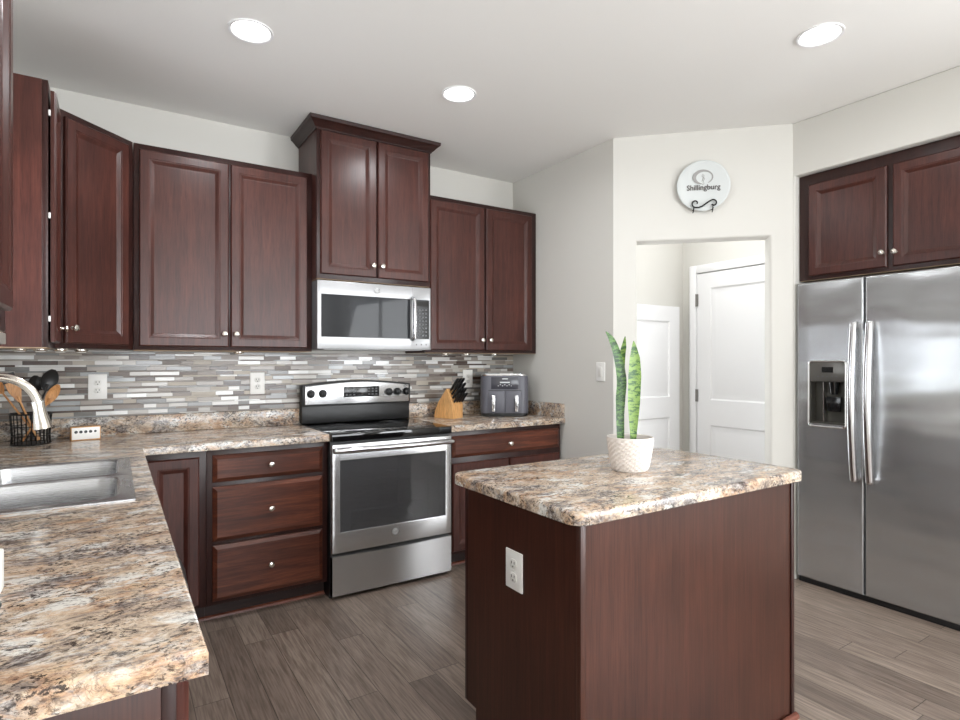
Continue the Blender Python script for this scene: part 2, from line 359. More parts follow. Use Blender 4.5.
# ------------------------------------------------------------------ room
H = 2.764
YW, XL, XR = 3.7475, -0.53, 2.717
YD, XD2, YD2 = 2.6396, 3.468, 1.8886
YB = -3.6
def wbox(name, *a, m='wall'): return struct(B().box(*a).done(name, m, smooth=False))
struct(B().box(-0.7, 4.4, YB - 0.1, 3.9, -0.1, 0.0).done('floor', 'floor', smooth=False))
struct(B().box(-0.7, 4.4, YB - 0.1, 3.9, H, H + 0.1).done('ceiling', 'ceil', smooth=False))
wbox('wall_back', XL - 0.12, XR + 0.115, YW, YW + 0.12, 0, H)
wbox('wall_right', XR, XR + 0.115, YD + 0.0, YW, 0, H)
# left wall with the opening of the window over the sink
WY0, WY1, WZ0, WZ1 = 1.90, 2.80, 1.09, 2.16
struct(B().cells([YB, WY0, WY1, YW], [0, WZ0, WZ1, H], lambda u, v: not (WY0 < u < WY1 and WZ0 < v < WZ1), XL - 0.12, XL, 'yz').done('wall_left', 'wall', smooth=False))
# wall behind the camera with a wide opening added to let fill light in
struct(B().cells([XL - 0.12, 0.1, 3.1, 3.6], [0, 0.4, 2.5, H], lambda u, v: not (0.1 < u < 3.1 and 0.4 < v < 2.5), YB - 0.1, YB, 'xz').done('wall_rear', 'wall', smooth=False))
# diagonal wall with the cased-free opening
LD = math.hypot(XD2 - XR, YD - YD2)
dw = B().cells([0, 0.148, 0.934, LD], [0, 2.086, H], lambda u, v: not (0.148 < u < 0.934 and v < 2.086), 0, 0.115, 'xz',
               bevel=lambda a, b: abs(a.y - b.y) < 1e-5 and a.y < 0.01 and 0.1 < a.x < 0.95 and 0.1 < b.x < 0.95 and max(a.z, b.z) < 2.1, off=0.018, seg=4).done('wall_diagonal', 'wall', ang=40)
dw.location = (XR, YD, 0); dw.rotation_euler = (0, 0, R(-45)); struct(dw)
# fridge wall: header over the recess, recess sides and back, wall towards the camera with an opening added for fill light
RY0, RY1 = 0.862, 1.876
fw = B()
fw.cells([YB, -3.1, -0.4, RY0, RY1, YD2 + 0.09], [0, 0.5, 2.4, 2.442, H], lambda u, v: not ((RY0 < u < RY1 and v < 2.442) or (-3.1 < u < -0.4 and 0.5 < v < 2.4)), XD2, XD2 + 0.12, 'yz',
         bevel=lambda a, b: abs(a.x - XD2) < 1e-4 and abs(b.x - XD2) < 1e-4, off=0.01, seg=3)
fw.box(XD2 + 0.1, 4.36, RY1, RY1 + 0.10, 0, H); fw.box(XD2 + 0.1, 4.36, RY0 - 0.1, RY0, 0, H); fw.box(4.26, 4.36, RY0, RY1, 0, H)
fw.box(XD2 + 0.1, 4.36, RY0, RY1, 2.442, 2.55)
struct(fw.done('wall_fridge', 'wall', ang=40))
# vestibule beyond the opening
wbox('wall_hall_right', 4.06, 4.16, RY1 + 0.1, 3.25, 0, H)
struct(B().cells([XR + 0.115, 2.87, 3.15, 4.16], [0, 0.3, 2.2, H], lambda u, v: not (2.87 < u < 3.15 and 0.3 < v < 2.2), 3.143, 3.25, 'xz').done('wall_hall_back', 'wall', smooth=False))  # slot is for the added light strip, hidden from the camera
# baseboards
struct(B().box(0.934, LD + 0.0, -0.013, 0, 0, 0.085, 0.003).box(0.0, 0.148, -0.013, 0, 0, 0.085, 0.003).done('baseboard_diagonal', 'trimw'))
bb = bpy.data.objects['baseboard_diagonal']; bb.location = (XR, YD, 0); bb.rotation_euler = (0, 0, R(-45))
struct(B().box(XR - 0.013, XR, YD, 3.10, 0, 0.085, 0.003).done('baseboard_right', 'trimw'))

# window over the sink (behind the left frame edge, seen in the fridge) and the unseen ones added for fill light
def window(name, plane, u0, u1, v0, v1, w, depth, mull):
    fr = B(); t = 0.045
    def bx(b, a0, a1, c0, c1, d0, d1, bev=0.003):
        if plane == 'yz': b.box(d0, d1, a0, a1, c0, c1, bev)
        else: b.box(a0, a1, d0, d1, c0, c1, bev)
    for (a0, a1, c0, c1) in ((u0, u1, v0, v0 + t), (u0, u1, v1 - t, v1), (u0, u0 + t, v0, v1), (u1 - t, u1, v0, v1)): bx(fr, a0, a1, c0, c1, w, w + depth)
    for q in mull: bx(fr, q - 0.02, q + 0.02, v0, v1, w + 0.005, w + depth - 0.005)
    o = struct(fr.done(name, 'trimw'))
    g = B(); bx(g, u0 + 0.02, u1 - 0.02, v0 + 0.02, v1 - 0.02, w + depth / 2 - 0.002, w + depth / 2 + 0.002, 0); g.done('pane', 'glass', o)
    return o
w1 = window('window_1', 'yz', WY0, WY1, WZ0, WZ1, XL - 0.115, 0.05, [])
sl = B(); z = WZ0 + 0.03
while z < WZ1 - 0.06:
    sl.prism([(XL - 0.05, z), (XL - 0.048, z + 0.003), (XL - 0.004, z + 0.016), (XL - 0.004, z + 0.013)], WY0 + 0.01, WY1 - 0.01, 'xz'); z += 0.043
sl.box(XL - 0.055, XL - 0.003, WY0 + 0.006, WY1 - 0.006, WZ1 - 0.05, WZ1 - 0.003, 0.004)
sl.done('blind', 'trimw', w1)
B().box(XL - 0.06, XL + 0.025, WY0 - 0.04, WY1 + 0.04, WZ0 - 0.022, WZ0 - 0.001, 0.004).done('sill', 'trimw', w1)
window('added_window_2', 'xz', 0.1, 3.1, 0.4, 2.5, YB - 0.09, 0.06, [1.1, 2.1])  # unseen window added to carry the rear fill light
window('added_window_4', 'yz', -3.1, -0.4, 0.5, 2.4, XD2 + 0.05, 0.05, [-1.75])  # unseen window added to carry the side fill light

window('added_window_3', 'xz', 2.87, 3.15, 0.3, 2.2, 3.17, 0.05, [])  # hidden window added to carry the hall fill light

# panel door leaves
def rings_panel(b, x0, x1, z0, z1, rings, mi=0):
    """rings: (inset, y) from the rim inwards; last ring is capped"""
    b.loft([[(x0 + i, y, z0 + i), (x1 - i, y, z0 + i), (x1 - i, y, z1 - i), (x0 + i, y, z1 - i)] for i, y in rings], cap0=True, cap1=True, mi=mi)
def leaf(b, wd, ht, y, panels, th=0.035):
    us = sorted({0, wd} | {p[0] for p in panels} | {p[1] for p in panels}); vs = sorted({0.0, ht} | {p[2] for p in panels} | {p[3] for p in panels})
    b.cells(us, vs, lambda u, v: not any(p[0] < u < p[1] and p[2] < v < p[3] for p in panels), y, y + th, 'xz')
    for (a, c, d, e) in panels:
        b.loft([[(a + i, y + q, d + i), (c - i, y + q, d + i), (c - i, y + q, e - i), (a + i, y + q, e - i)] for i, q in ((0, 0.0), (0.012, 0.010), (0.03, 0.010), (0.055, 0.002))], cap0=False, cap1=True)
def hall_door(name, loc, rz, wd, ht, casing, th=0.03, lift=0.008, lock=(0.80, 1.0)):
    b = B(); leaf(b, wd, ht - lift, -0.0 if casing else -th, [(0.12, wd - 0.12, 0.21, lock[0]), (0.12, wd - 0.12, lock[1], ht - 0.13)], th if not casing else 0.03)
    b.xform(Matrix.Translation((0, -0.032 if casing else 0, lift)))
    o = struct(b.done(name, 'trimw', ang=20)); o.location = loc; o.rotation_euler = (0, 0, R(rz))
    if casing:
        c = B(); g = 0.006; cw = 0.066
        for (a0, a1, c0, c1) in ((-g - cw, -g, 0, ht + g + cw), (wd + g, wd + g + cw, 0, ht + g + cw), (-g - 0.001, wd + g + 0.001, ht + g, ht + g + cw)):
            c.box(a0, a1, -0.04, -0.001, c0, c1, 0.006)
        c.done('casing', 'trimw', o)
        for zz in (0.22, 1.04, 1.82):
            hb = B().lathe([(0.007, -0.05), (0.007, 0.05)], (-0.004, -0.041, zz), n=10).box(-0.012, 0.012, -0.0405, -0.033, zz - 0.05, zz + 0.05)
            hb.done('hinge', 'hinge', o)
        kb = B().lathe([(0.025, 0), (0.025, 0.008), (0.01, 0.012), (0.01, 0.03), (0.026, 0.04), (0.026, 0.055), (0.012, 0.064)], (wd - 0.06, -0.033, 0.93), '-y').done('door_knob', 'nickel', o)
    return o
hall_door('door_1', (4.06, 2.978, 0), -90, 0.762, 2.034, True)
hall_door('door_2', (3.20, 3.128, 0), 0, 0.759, 1.772, False, lock=(0.855, 1.02))

# ------------------------------------------------------------------ tiled splashback: real strips of mixed glass and stone
TCOL = [((214, 212, 208), 0.14, 8), ((186, 181, 174), 0.16, 8), ((156, 148, 140), 0.22, 9), ((132, 121, 112), 0.3, 8), ((104, 91, 82), 0.35, 7), ((74, 58, 50), 0.22, 6),
        ((172, 162, 148), 0.35, 7), ((138, 138, 137), 0.14, 5), ((232, 232, 230), 0.12, 6), ((160, 163, 164), 0.12, 3), ((116, 114, 110), 0.18, 4)]
tm = ['grout']
M['grout'] = plain('tile_grout', srgb(150, 145, 138), 0.8)
for i, (c, ro, wt) in enumerate(TCOL):
    M['tile%d' % i] = plain('splashback_tile_tone', srgb(*c), ro, spec=0.6); tm.append('tile%d' % i)
tb = B(); TX0, TX1, TZ0, TZ1 = XL + 0.001, XR - 0.001, 1.0165, 1.372
tb.box(TX0, TX1, YW - 0.006, YW - 0.0005, 0.93, TZ1, mi=0)
cum = [i + 1 for i, t_ in enumerate(TCOL) for _ in range(t_[2])]
rows = [0.0215, 0.0075, 0.0215, 0.0105]; z = 0.935; ri = 0; g = 0.0016
big = bmesh.new()
def tile(x0, x1, z0, z1, mi, d):
    y0, y1 = YW - 0.006 - d, YW - 0.006
    v = [big.verts.new(p) for p in ((x0, y0, z0), (x1, y0, z0), (x1, y0, z1), (x0, y0, z1), (x0 - .0005, y1, z0 - .0005), (x1 + .0005, y1, z0 - .0005), (x1 + .0005, y1, z1 + .0005), (x0 - .0005, y1, z1 + .0005))]
    for q in ((0, 1, 2, 3), (4, 5, 1, 0), (5, 6, 2, 1), (6, 7, 3, 2), (7, 4, 0, 3)):
        f = big.faces.new([v[k] for k in q]); f.material_index = mi
while z < TZ1 - 0.004:
    h = min(rows[ri % 4], TZ1 - z); thin = h < 0.012
    x = TX0 - random.random() * 0.1; last = 0
    while x < TX1:
        L = random.choice((0.098, 0.148, 0.198, 0.3) if thin else (0.062, 0.098, 0.098, 0.13, 0.148))
        mi = random.choice(cum)
        while mi == last: mi = random.choice(cum)
        if thin and random.random() < 0.5: mi = random.choice([4, 5, 6, 8, 11])
        last = mi
        a, b = max(x, TX0), min(x + L - g, TX1)
        if b - a > 0.004: tile(a, b, z, z + h - g, mi, 0.0025 + (0.001 if mi in (1, 8, 9, 10) else 0))
        x += L
    z += h; ri += 1
me = bpy.data.meshes.new('t'); big.to_mesh(me); big.free(); tb.bm.from_mesh(me); bpy.data.meshes.remove(me)
struct(tb.done('trim_1', tm, smooth=False))

# ------------------------------------------------------------------ cabinets
DOOR_R = [(0, 0.0), (0, -0.012), (0.006, -0.019), (0.044, -0.019), (0.046, -0.0172), (0.051, -0.0165), (0.068, -0.0075), (0.070, -0.007)]
DRAW_R = [(0, 0.0), (0, -0.007), (0.002, -0.009), (0.021, -0.020)]
def knob(parent, x, z, y=-0.019):
    return B().lathe([(0.0095, 0.0), (0.0075, 0.003), (0.0055, 0.007), (0.0055, 0.012), (0.013, 0.016), (0.0155, 0.021), (0.0135, 0.026), (0.006, 0.0285), (0.0, 0.029)], (x, y, z), '-y', 18).done('knob', 'nickel', parent)
def fronts(t, items, dy=0.0):
    for kind, x0, x1, z0, z1, kn in items:
        b = B(); rings_panel(b, x0, x1, z0, z1, [(i, y + dy) for i, y in (DOOR_R if kind == 'door' else DRAW_R)])
        o = b.done(kind, 'cherry' if kind == 'door' else 'cherry_flat', t, ang=12)
        if kn: knob(o, kn[0], kn[1], (-0.0195 if kind == 'door' else -0.020) + dy)
def cabinet(label, loc, rz, Wd, Ht, D, items, name='wall_cabinet', cat='kitchen cabinet', group=None, base=False, kick_x=None, hollow=False, dy=0.0, endpanel=None):
    t = thing(name, label, cat, loc, rz, group)
    zb = 0.088 if base else 0.0
    c = B()
    if hollow:
        for a in ((0, 0.018, 0.02, D, zb, Ht), (Wd - 0.018, Wd, 0.02, D, zb, Ht), (0.018, Wd - 0.018, 0.02, D, zb, zb + 0.018), (0.018, Wd - 0.018, D - 0.01, D, zb + 0.018, Ht)): c.box(*a)
    else: c.box(0, Wd, 0.02, D, zb, Ht)
    c.done('carcass', 'cherry', t, smooth=False)
    B().box(0, Wd, 0, 0.02, zb, Ht, 0.0015).done('face_frame', 'cherry_dark', t)
    if not base: B().box(0.004, Wd - 0.004, 0.004, D - 0.004, -0.0025, -0.0002).done('underside', 'undertan', t, smooth=False)
    if base:
        k0, k1 = kick_x or (0, Wd)
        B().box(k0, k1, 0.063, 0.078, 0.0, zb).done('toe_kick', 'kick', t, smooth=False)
        sh = [(0.063, 0.0)] + [(0.063 - 0.016 * math.cos(R(a)), 0.016 * math.sin(R(a))) for a in range(0, 91, 15)]
        B().prism(sh, k0, k1, 'yz').done('shoe_moulding', 'shoe', t)
    fronts(t, items, dy)
    return t
YF = YW - 0.3045            # face frame of the wall cabinets
Z0 = 1.379; HT = 1.071
# corner cabinet set across the corner
s2 = math.sqrt(0.5)
t = thing('corner_wall_cabinet', 'single door corner wall cabinet set diagonally above the utensil caddy', 'kitchen cabinet', (-0.225, 3.1375, Z0), 45)
def tolocal(X, Y): dx, dy = X + 0.225, Y - 3.1375; return (dx * s2 + dy * s2, -dx * s2 + dy * s2)
DL = (0.08 + 0.225) / s2
poly = [tolocal(*p) for p in ((XL + 0.001, YW - 0.001), (XL + 0.001, 3.139), (-0.225 + 0.001, 3.139), (0.079, YF), (0.079, YW - 0.001))]
poly = [(p[0], max(p[1], 0.02)) if 0.0 < p[0] < DL and abs(p[1]) < 0.02 else p for p in poly]
B().prism(poly, 0.0, HT, 'xy').done('carcass', 'cherry', t, smooth=False)
B().box(0.002, DL - 0.002, -0.0005, 0.03, 0, HT, 0.0015).done('face_frame', 'cherry_dark', t)
fronts(t, [('door', 0.042, DL - 0.042, 0.022, HT - 0.03, (0.072, 0.092))], -0.001)
cabinet('double door wall cabinet over the drawers, between corner cabinet and tall cabinet', (0.081, YF, Z0), 0, 0.921, HT, 0.303,
        [('door', 0.025, 0.4545, 0.02, HT - 0.03, (0.43, 0.093)), ('door', 0.4645, 0.89, 0.02, HT - 0.03, (0.491, 0.093))])
cabinet('double door wall cabinet above the air fryer and knife block', (1.7625, YF, Z0), 0, XR - 0.002 - 1.7625, HT, 0.303,
        [('door', 0.035, 0.4735, 0.02, HT - 0.03, (0.447, 0.093)), ('door', 0.4905, 0.905, 0.02, HT - 0.03, (0.517, 0.093))])
# tall cabinet over the microwave, crown to the ceiling
ZM = 1.812
t = cabinet('tallest wall cabinet, above the microwave, with crown moulding touching the ceiling', (1.0045, 3.357, ZM), 0, 0.756, 0.90, 0.389,
            [('door', 0.02, 0.3715, 0.028, 0.880, (0.346, 0.10)), ('door', 0.3805, 0.736, 0.028, 0.880, (0.406, 0.10))])
prof = [(0.0, 0.886), (0.006, 0.886), (0.010, 0.893), (0.018, 0.898), (0.026, 0.908), (0.042, 0.924), (0.05, 0.928), (0.053, 0.948), (0.0, 0.948)]
cb = B(); lo = []
for off, zz in prof: lo.append([(-off, 0.388, zz), (-off, -off, zz), (0.756 + off, -off, zz), (0.756 + off, 0.388, zz)])
cb.loft(lo, True, True); cb.done('crown_moulding', 'cherry_dark', t, ang=25)
# left wall: cabinet just before the corner, its door standing slightly proud, and the near one cut by the frame
t = cabinet('narrow wall cabinet on the left wall, bare side panel towards the camera', (-0.225, 2.858, Z0 - 0.003), 90, 0.278, HT, 0.304,
            [('door', 0.012, 0.262, 0.022, HT - 0.035, (0.238, 0.088))], dy=-0.007)
for zz in (0.104, 0.52, 0.934): B().box(0.004, 0.02, -0.008, -0.0005, zz, zz + 0.022, 0.001).done('hinge', 'white', t)
t = cabinet('nearest wall cabinet, cut off by the left edge of the photo', (-0.225, 0.95, Z0 + 0.012), 90, 0.85, HT + 0.03, 0.304,
            [('door', 0.03, 0.819, 0.05, HT, (0.056, 0.11))])
B().box(0.0, 0.85, -0.001, 0.02, -0.03, -0.0026, 0.002).done('light_rail', 'rail', t)
# over the fridge
cabinet('wide double door cabinet above the stainless fridge', (3.512, 1.872, 1.806), -90, 1.0, 0.632, 0.60,
        [('door', 0.06, 0.471, 0.022, 0.568, (0.455, 0.10)), ('door', 0.499, 0.91, 0.022, 0.568, (0.514, 0.096))])
# under-cabinet puck lights
puck = None
for i, (px, py, lab) in enumerate(((-0.36, 3.28, 'corner'), (-0.29, 3.33, ''), (-0.22, 3.40, ''), (-0.14, 3.46, ''), (0.62, 3.62, ''), (2.02, 3.62, ''), (2.2, 3.62, ''), (2.45, 3.62, ''))):
    g_ = 'puck lights under the corner cabinet' if i < 4 else ('puck lights under the cabinet above the air fryer' if i > 4 else None)
    l_ = 'small round puck light under the diagonal corner cabinet' if i < 4 else ('small round puck light under the cabinet above the air fryer' if i > 4 else 'small round puck light under the wall cabinet over the drawers')
    zt_ = Z0 - (0.0004 if i < 4 else 0.0028)
    if puck is None:
        puck = thing('puck_light', l_, 'light', (px, py, zt_), 0, g_)
        B().lathe([(0.030, 0.0), (0.030, -0.006), (0.024, -0.012)], n=20).done('housing', 'nickel', puck)
        B().lathe([(0.022, -0.0121), (0.018, -0.016), (0.0, -0.017)], n=20).done('lens', 'white', puck)
    else:
        q = dup(puck, (px, py, zt_), None, l_)
        if g_: q['group'] = g_
        elif 'group' in q: del q['group']

# base cabinets
BF = 3.147; BD = YW - BF - 0.001; BH = 0.8755
cabinet('corner base cabinet with a single door, half hidden behind the sink counter', (0.098, BF, 0), 0, 0.288, BH, BD,
        [('door', 0.03, 0.256, 0.105, 0.842, None)], 'base_cabinet', base=True, kick_x=(0.0, 0.288))
cabinet('base cabinet with a stack of three drawers, left of the range', (0.3865, BF, 0), 0, 0.6155, BH, BD,
        [('drawer', 0.0275, 0.5855, 0.708, 0.845, (0.3075, 0.778)), ('drawer', 0.0275, 0.5855, 0.410, 0.686, (0.3075, 0.546)), ('drawer', 0.0275, 0.5855, 0.108, 0.391, (0.3075, 0.253))],
        'base_cabinet', base=True)
cabinet('base cabinet with one wide drawer over two doors, right of the range', (1.7665, BF, 0), 0, XR - 0.015 - 1.7665, BH, BD,
        [('drawer', 0.035, 0.918, 0.705, 0.842, (0.4765, 0.768)), ('door', 0.035, 0.470, 0.108, 0.668, (0.445, 0.60)), ('door', 0.483, 0.918, 0.108, 0.668, (0.508, 0.60))],
        'base_cabinet', base=True)
LF = 0.075
t = cabinet('sink base cabinet under the steel sink on the left run', (LF, 1.893, 0), 90, 0.955, BH, 0.603,
        [('door', 0.03, 0.47, 0.108, 0.80, (0.445, 0.72)), ('door', 0.485, 0.925, 0.108, 0.80, (0.51, 0.72))], 'base_cabinet', base=True, hollow=True)
cabinet('blind corner base cabinet on the left run, beyond the sink base', (LF, 2.85, 0), 90, 0.29, BH, 0.603, [], 'base_cabinet', base=True)
t = cabinet('end base cabinet under the near end of the left counter', (LF, 0.925, 0), 90, 0.352, BH, 0.603,
        [('door', 0.03, 0.325, 0.108, 0.842, (0.30, 0.76))], 'base_cabinet', base=True)
B().box(-0.006, -0.0005, 0.02, 0.60, 0.0, BH, 0.001).done('end_panel', 'island', t)
# dishwasher between them
t = thing('dishwasher', 'black dishwasher under the left counter, bowed front just showing past the edge', 'dishwasher', (LF, 1.281, 0), 90)
B().box(0.004, 0.604, 0.03, 0.59, 0.10, 0.868).done('body', 'black', t, smooth=False)
d = B(); N = 16
lo = []
for zz in (0.11, 0.862):
    front = [(0.004 + 0.60 * k / N, -0.010 - 0.036 * math.sin(math.pi * k / N) ** 0.8) for k in range(N + 1)]
    lo.append([(x, y, zz) for x, y in front] + [(0.604, 0.028, zz), (0.004, 0.028, zz)])
d.loft(lo); d.done('door', 'blackgloss', t, ang=30)
B().tube([(0.06, -0.03, 0.80), (0.075, -0.054, 0.80), (0.304, -0.064, 0.80), (0.533, -0.054, 0.80), (0.548, -0.03, 0.80)], 0.009).done('handle', 'black', t)
B().box(0.004, 0.604, 0.06, 0.075, 0, 0.098).done('toe_kick', 'black', t, smooth=False)

# ------------------------------------------------------------------ counters
CT, CB = 0.914, 0.876
CX, CY, CE = 0.112, 3.107, 0.887
SX0, SX1, SY0, SY1 = -0.47, 0.030, 1.965, 2.778
def ctop(name, label, us, vs, inside, bev):
    return tag(B().cells(us, vs, inside, CB, CT, 'xy', bevel=bev, off=0.007, seg=3).done(name, 'granite', None, ang=30), label, 'countertop')
def edge_bev(a, b):
    if min(a.z, b.z) < CT - 1e-4: return False
    on = lambda ax, v: abs(a[ax] - v) < 1e-4 and abs(b[ax] - v) < 1e-4
    return on(0, CX) or on(1, CE) or on(1, CY)
cl = thing('countertop', 'L-shaped granite-look counter with the steel sink set in it', 'countertop', (0, 0, CB))
def child_world(o, par): o.parent = par; o.location = Vector(o.location) - Vector(par.location)
o = B().cells([XL + 0.001, SX0, SX1, CX, 1.0015], [CE, SY0, SY1, CY, YW - 0.009], lambda u, v: (u < CX or v > CY) and not (SX0 < u < SX1 and SY0 < v < SY1),
              CB, CT, 'xy', bevel=edge_bev, off=0.007).done('worktop', 'granite', None, ang=30); child_world(o, cl)
tag(B().box(XL + 0.002, 1.0015, YW - 0.029, YW - 0.0095, CT + 0.0004, 1.016, 0.004).done('backsplash_curb', 'granite', None), 'long granite-look curb strip along the back wall behind the left counter', 'backsplash strip')
cr_ = thing('countertop', 'short granite-look counter right of the range, carrying the air fryer', 'countertop', (1.7645, 0, CB))
o = B().cells([1.7645, XR - 0.001], [CY, YW - 0.009], lambda u, v: True, CB, CT, 'xy', bevel=lambda a, b: min(a.z, b.z) > CT - 1e-4 and abs(a.y - CY) < 1e-4 and abs(b.y - CY) < 1e-4, off=0.007).done('worktop', 'granite', None, ang=30); child_world(o, cr_)
tag(B().box(1.7645, XR - 0.002, YW - 0.029, YW - 0.0095, CT + 0.0004, 1.016, 0.004).done('backsplash_curb', 'granite', None), 'short granite-look curb strip behind the knife block and air fryer', 'backsplash strip')
tag(B().box(XR - 0.0215, XR - 0.001, CY + 0.003, YW - 0.0295, CT + 0.0004, 1.016, 0.004).done('backsplash_curb', 'granite', None), 'granite-look curb strip on the right wall beside the air fryer', 'backsplash strip')

# sink
t = thing('kitchen_sink', 'stainless steel double bowl drop-in sink in the left counter', 'sink', (0, 0, CT))
x0, x1, y0, y1 = -0.492, 0.052, 1.944, 2.800; ym = (y0 + y1) / 2
rim = B(); zt = 0.0045
def half(ya, yb, bx0, bx1, by0, by1):
    outer = rr((x0 + x1) / 2, (ya + yb) / 2, (x1 - x0) / 2, (yb - ya) / 2, 0.003)
    c = ((bx0 + bx1) / 2, (by0 + by1) / 2, (bx1 - bx0) / 2, (by1 - by0) / 2)
    L = lambda pts, z: [(p[0], p[1], z) for p in pts]
    rim.loft([L(outer, 0.0003), L(outer, zt), L(rr(c[0], c[1], c[2] + 0.016, c[3] + 0.014, 0.07), zt + 0.001), L(rr(c[0], c[1], c[2] + 0.008, c[3] + 0.007, 0.062), zt + 0.003), L(rr(c[0], c[1], c[2], c[3], 0.055), zt - 0.002)], False, False)
    bw = B()
    bw.loft([L(rr(*c, 0.055), zt - 0.002), L(rr(c[0], c[1], c[2] - 0.006, c[3] - 0.006, 0.055), -0.03), L(rr(c[0], c[1], c[2] - 0.014, c[3] - 0.014, 0.055), -0.165),
             L(rr(c[0], c[1], c[2] - 0.045, c[3] - 0.045, 0.04), -0.185), L(rr(c[0], c[1], 0.045, 0.045, 0.044), -0.19)], False, True)
    o = bw.done('bowl', 'sink', t, ang=50)
    B().lathe([(0.042, -0.1895), (0.038, -0.187), (0.02, -0.188), (0.0, -0.188)], (c[0], c[1], 0), n=20).done('drain', 'chrome', o)
half(y0, ym, -0.385, 0.006, 1.985, ym - 0.016); half(ym, y1, -0.385, 0.006, ym + 0.016, 2.75)
rim.done('rim', 'sink', t, ang=40)
# faucet
t = thing('faucet', 'brushed nickel gooseneck pull-down faucet arching over the sink', 'faucet', (-0.425, 2.372, CT + 0.006))
zz = lambda z: z - CT - 0.006
B().lathe([(0.028, 0.0), (0.028, 0.012), (0.02, 0.03), (0.018, 0.10), (0.0155, 0.11)], n=20).done('base', 'nickel', t)
arc = [(0.004, 0, 0.10), (0.004, 0, zz(1.12))] + [(0.109 - 0.105 * math.cos(R(a)), 0, zz(1.163) + 0.105 * math.sin(R(a))) for a in range(0, 176, 8)]
B().tube(arc, 0.0145, 14).done('spout', 'nickel', t)
e = Vector(arc[-1]); d_ = Vector((0.16, 0, -1)).normalized()
hd = [e + d_ * k for k in (0.0, 0.004, 0.03, 0.07, 0.088, 0.09)]
B().tube(hd, [0.017, 0.0175, 0.0175, 0.0235, 0.0265, 0.024], 18).done('spray_head', 'nickel', t)
B().tube([e - d_ * 0.003, e + d_ * 0.002], [0.0185, 0.0185], 18).done('collar', 'chrome', t)
B().tube([(0.0, -0.02, 0.07), (0.01, -0.045, 0.085), (0.10, -0.06, zz(1.085)), (0.115, -0.06, zz(1.088))], [0.007, 0.007, 0.006, 0.008], 10).done('lever', 'nickel', t)

# ------------------------------------------------------------------ range
def badge(parent, x, y, z, r):
    o = B().lathe([(r, 0.0), (r, 0.002), (r * 0.9, 0.003), (0, 0.003)], (x, y, z), '-y', 24).done('badge', 'badge', parent)
    B().lathe([(r * 0.88, 0.003), (r * 0.88, 0.0034), (r * 0.78, 0.0034), (r * 0.78, 0.003)], (x, y, z), '-y', 24, caps=False).done('badge_ring', 'ink', o)
    text_mesh('GE', r * 1.0, 'ink', o, 'badge_letters', Vector((x, y - 0.0032, z)), FACE_FRONT, 0.25, 0.0002)
RX, RYF, RW = 1.0055, 3.074, 0.755
t = thing('range', 'stainless steel electric range with black glass top and dark oven window', 'stove', (RX, RYF, 0))
bd = B()
for a in ((0.0, RW, 0.035, 0.655, 0.03, 0.26), (0.0, 0.05, 0.035, 0.655, 0.26, 0.872), (RW - 0.05, RW, 0.035, 0.655, 0.26, 0.872), (0.05, RW - 0.05, 0.56, 0.655, 0.26, 0.872), (0.05, RW - 0.05, 0.035, 0.56, 0.83, 0.872), (0.0, RW, 0.05, 0.655, 0.0, 0.03)): bd.box(*a)
bd.done('body', 'black', t, smooth=False)
ins = B(); ins.box(0.0505, RW - 0.0505, 0.52, 0.559, 0.2605, 0.8295).box(0.0505, 0.13, 0.06, 0.519, 0.2605, 0.8295).box(RW - 0.13, RW - 0.0505, 0.06, 0.519, 0.2605, 0.8295).box(0.131, RW - 0.131, 0.06, 0.519, 0.2605, 0.33)
ov = ins.done('oven_cavity', 'oveninside', t, smooth=False)
for zr in (0.47, 0.60):
    rk = B()
    for k in range(4): rk.tube([(0.131, 0.07 + k * 0.13, zr), (RW - 0.131, 0.07 + k * 0.13, zr)], 0.0035, 6)
    rk.done('rack', 'handle', ov)
dr = B(); wx0, wx1, wz0, wz1 = 0.046, 0.712, 0.370, 0.768
dr.cells([0.002, wx0, wx1, RW - 0.002], [0.257, wz0, wz1, 0.858], lambda u, v: not (wx0 < u < wx1 and wz0 < v < wz1), 0.0, 0.034, 'xz',
         bevel=lambda a, b: abs(a.y) < 1e-4 and abs(b.y) < 1e-4, off=0.003, seg=2)
dd = dr.done('oven_door', 'steel', t, ang=30)
B().box(wx0, wx1, 0.004, 0.010, wz0, wz1).done('window', 'ovenglass', dd, smooth=False)
hb = [(0.004, -0.03, 0.826), (0.03, -0.037, 0.829)] + [(0.03 + 0.695 * k / 8, -0.037 - 0.012 * math.sin(math.pi * k / 8), 0.829) for k in range(1, 8)] + [(0.725, -0.037, 0.829), (0.751, -0.03, 0.826)]
hh = B().tube(hb, [0.011, 0.016] + [0.017] * 7 + [0.016, 0.011], 14)
for xx in (0.016, RW - 0.016): hh.box(xx - 0.012, xx + 0.012, -0.03, 0.0005, 0.812, 0.842, 0.004)
hh.done('handle', 'handle', dd)
badge(dd, 0.3775, -0.0003, 0.325, 0.019)
dw_ = B(); n = 14
top = [(0.002 + 0.751 * k / n, 0.238 - 0.012 * math.sin(math.pi * k / n) * 0 + (-0.010 if 0 else 0)) for k in range(n + 1)]
top = [(x, z - 0.006 * max(0, math.sin(math.pi * (x - 0.002) / 0.751)) ** 2) for x, z in top]
dw_.prism([(0.002, 0.022)] + [(RW - 0.002, 0.022)] + list(reversed(top)), 0.0, 0.034, 'xz')
dw_.done('storage_drawer', 'steel', t, ang=30)
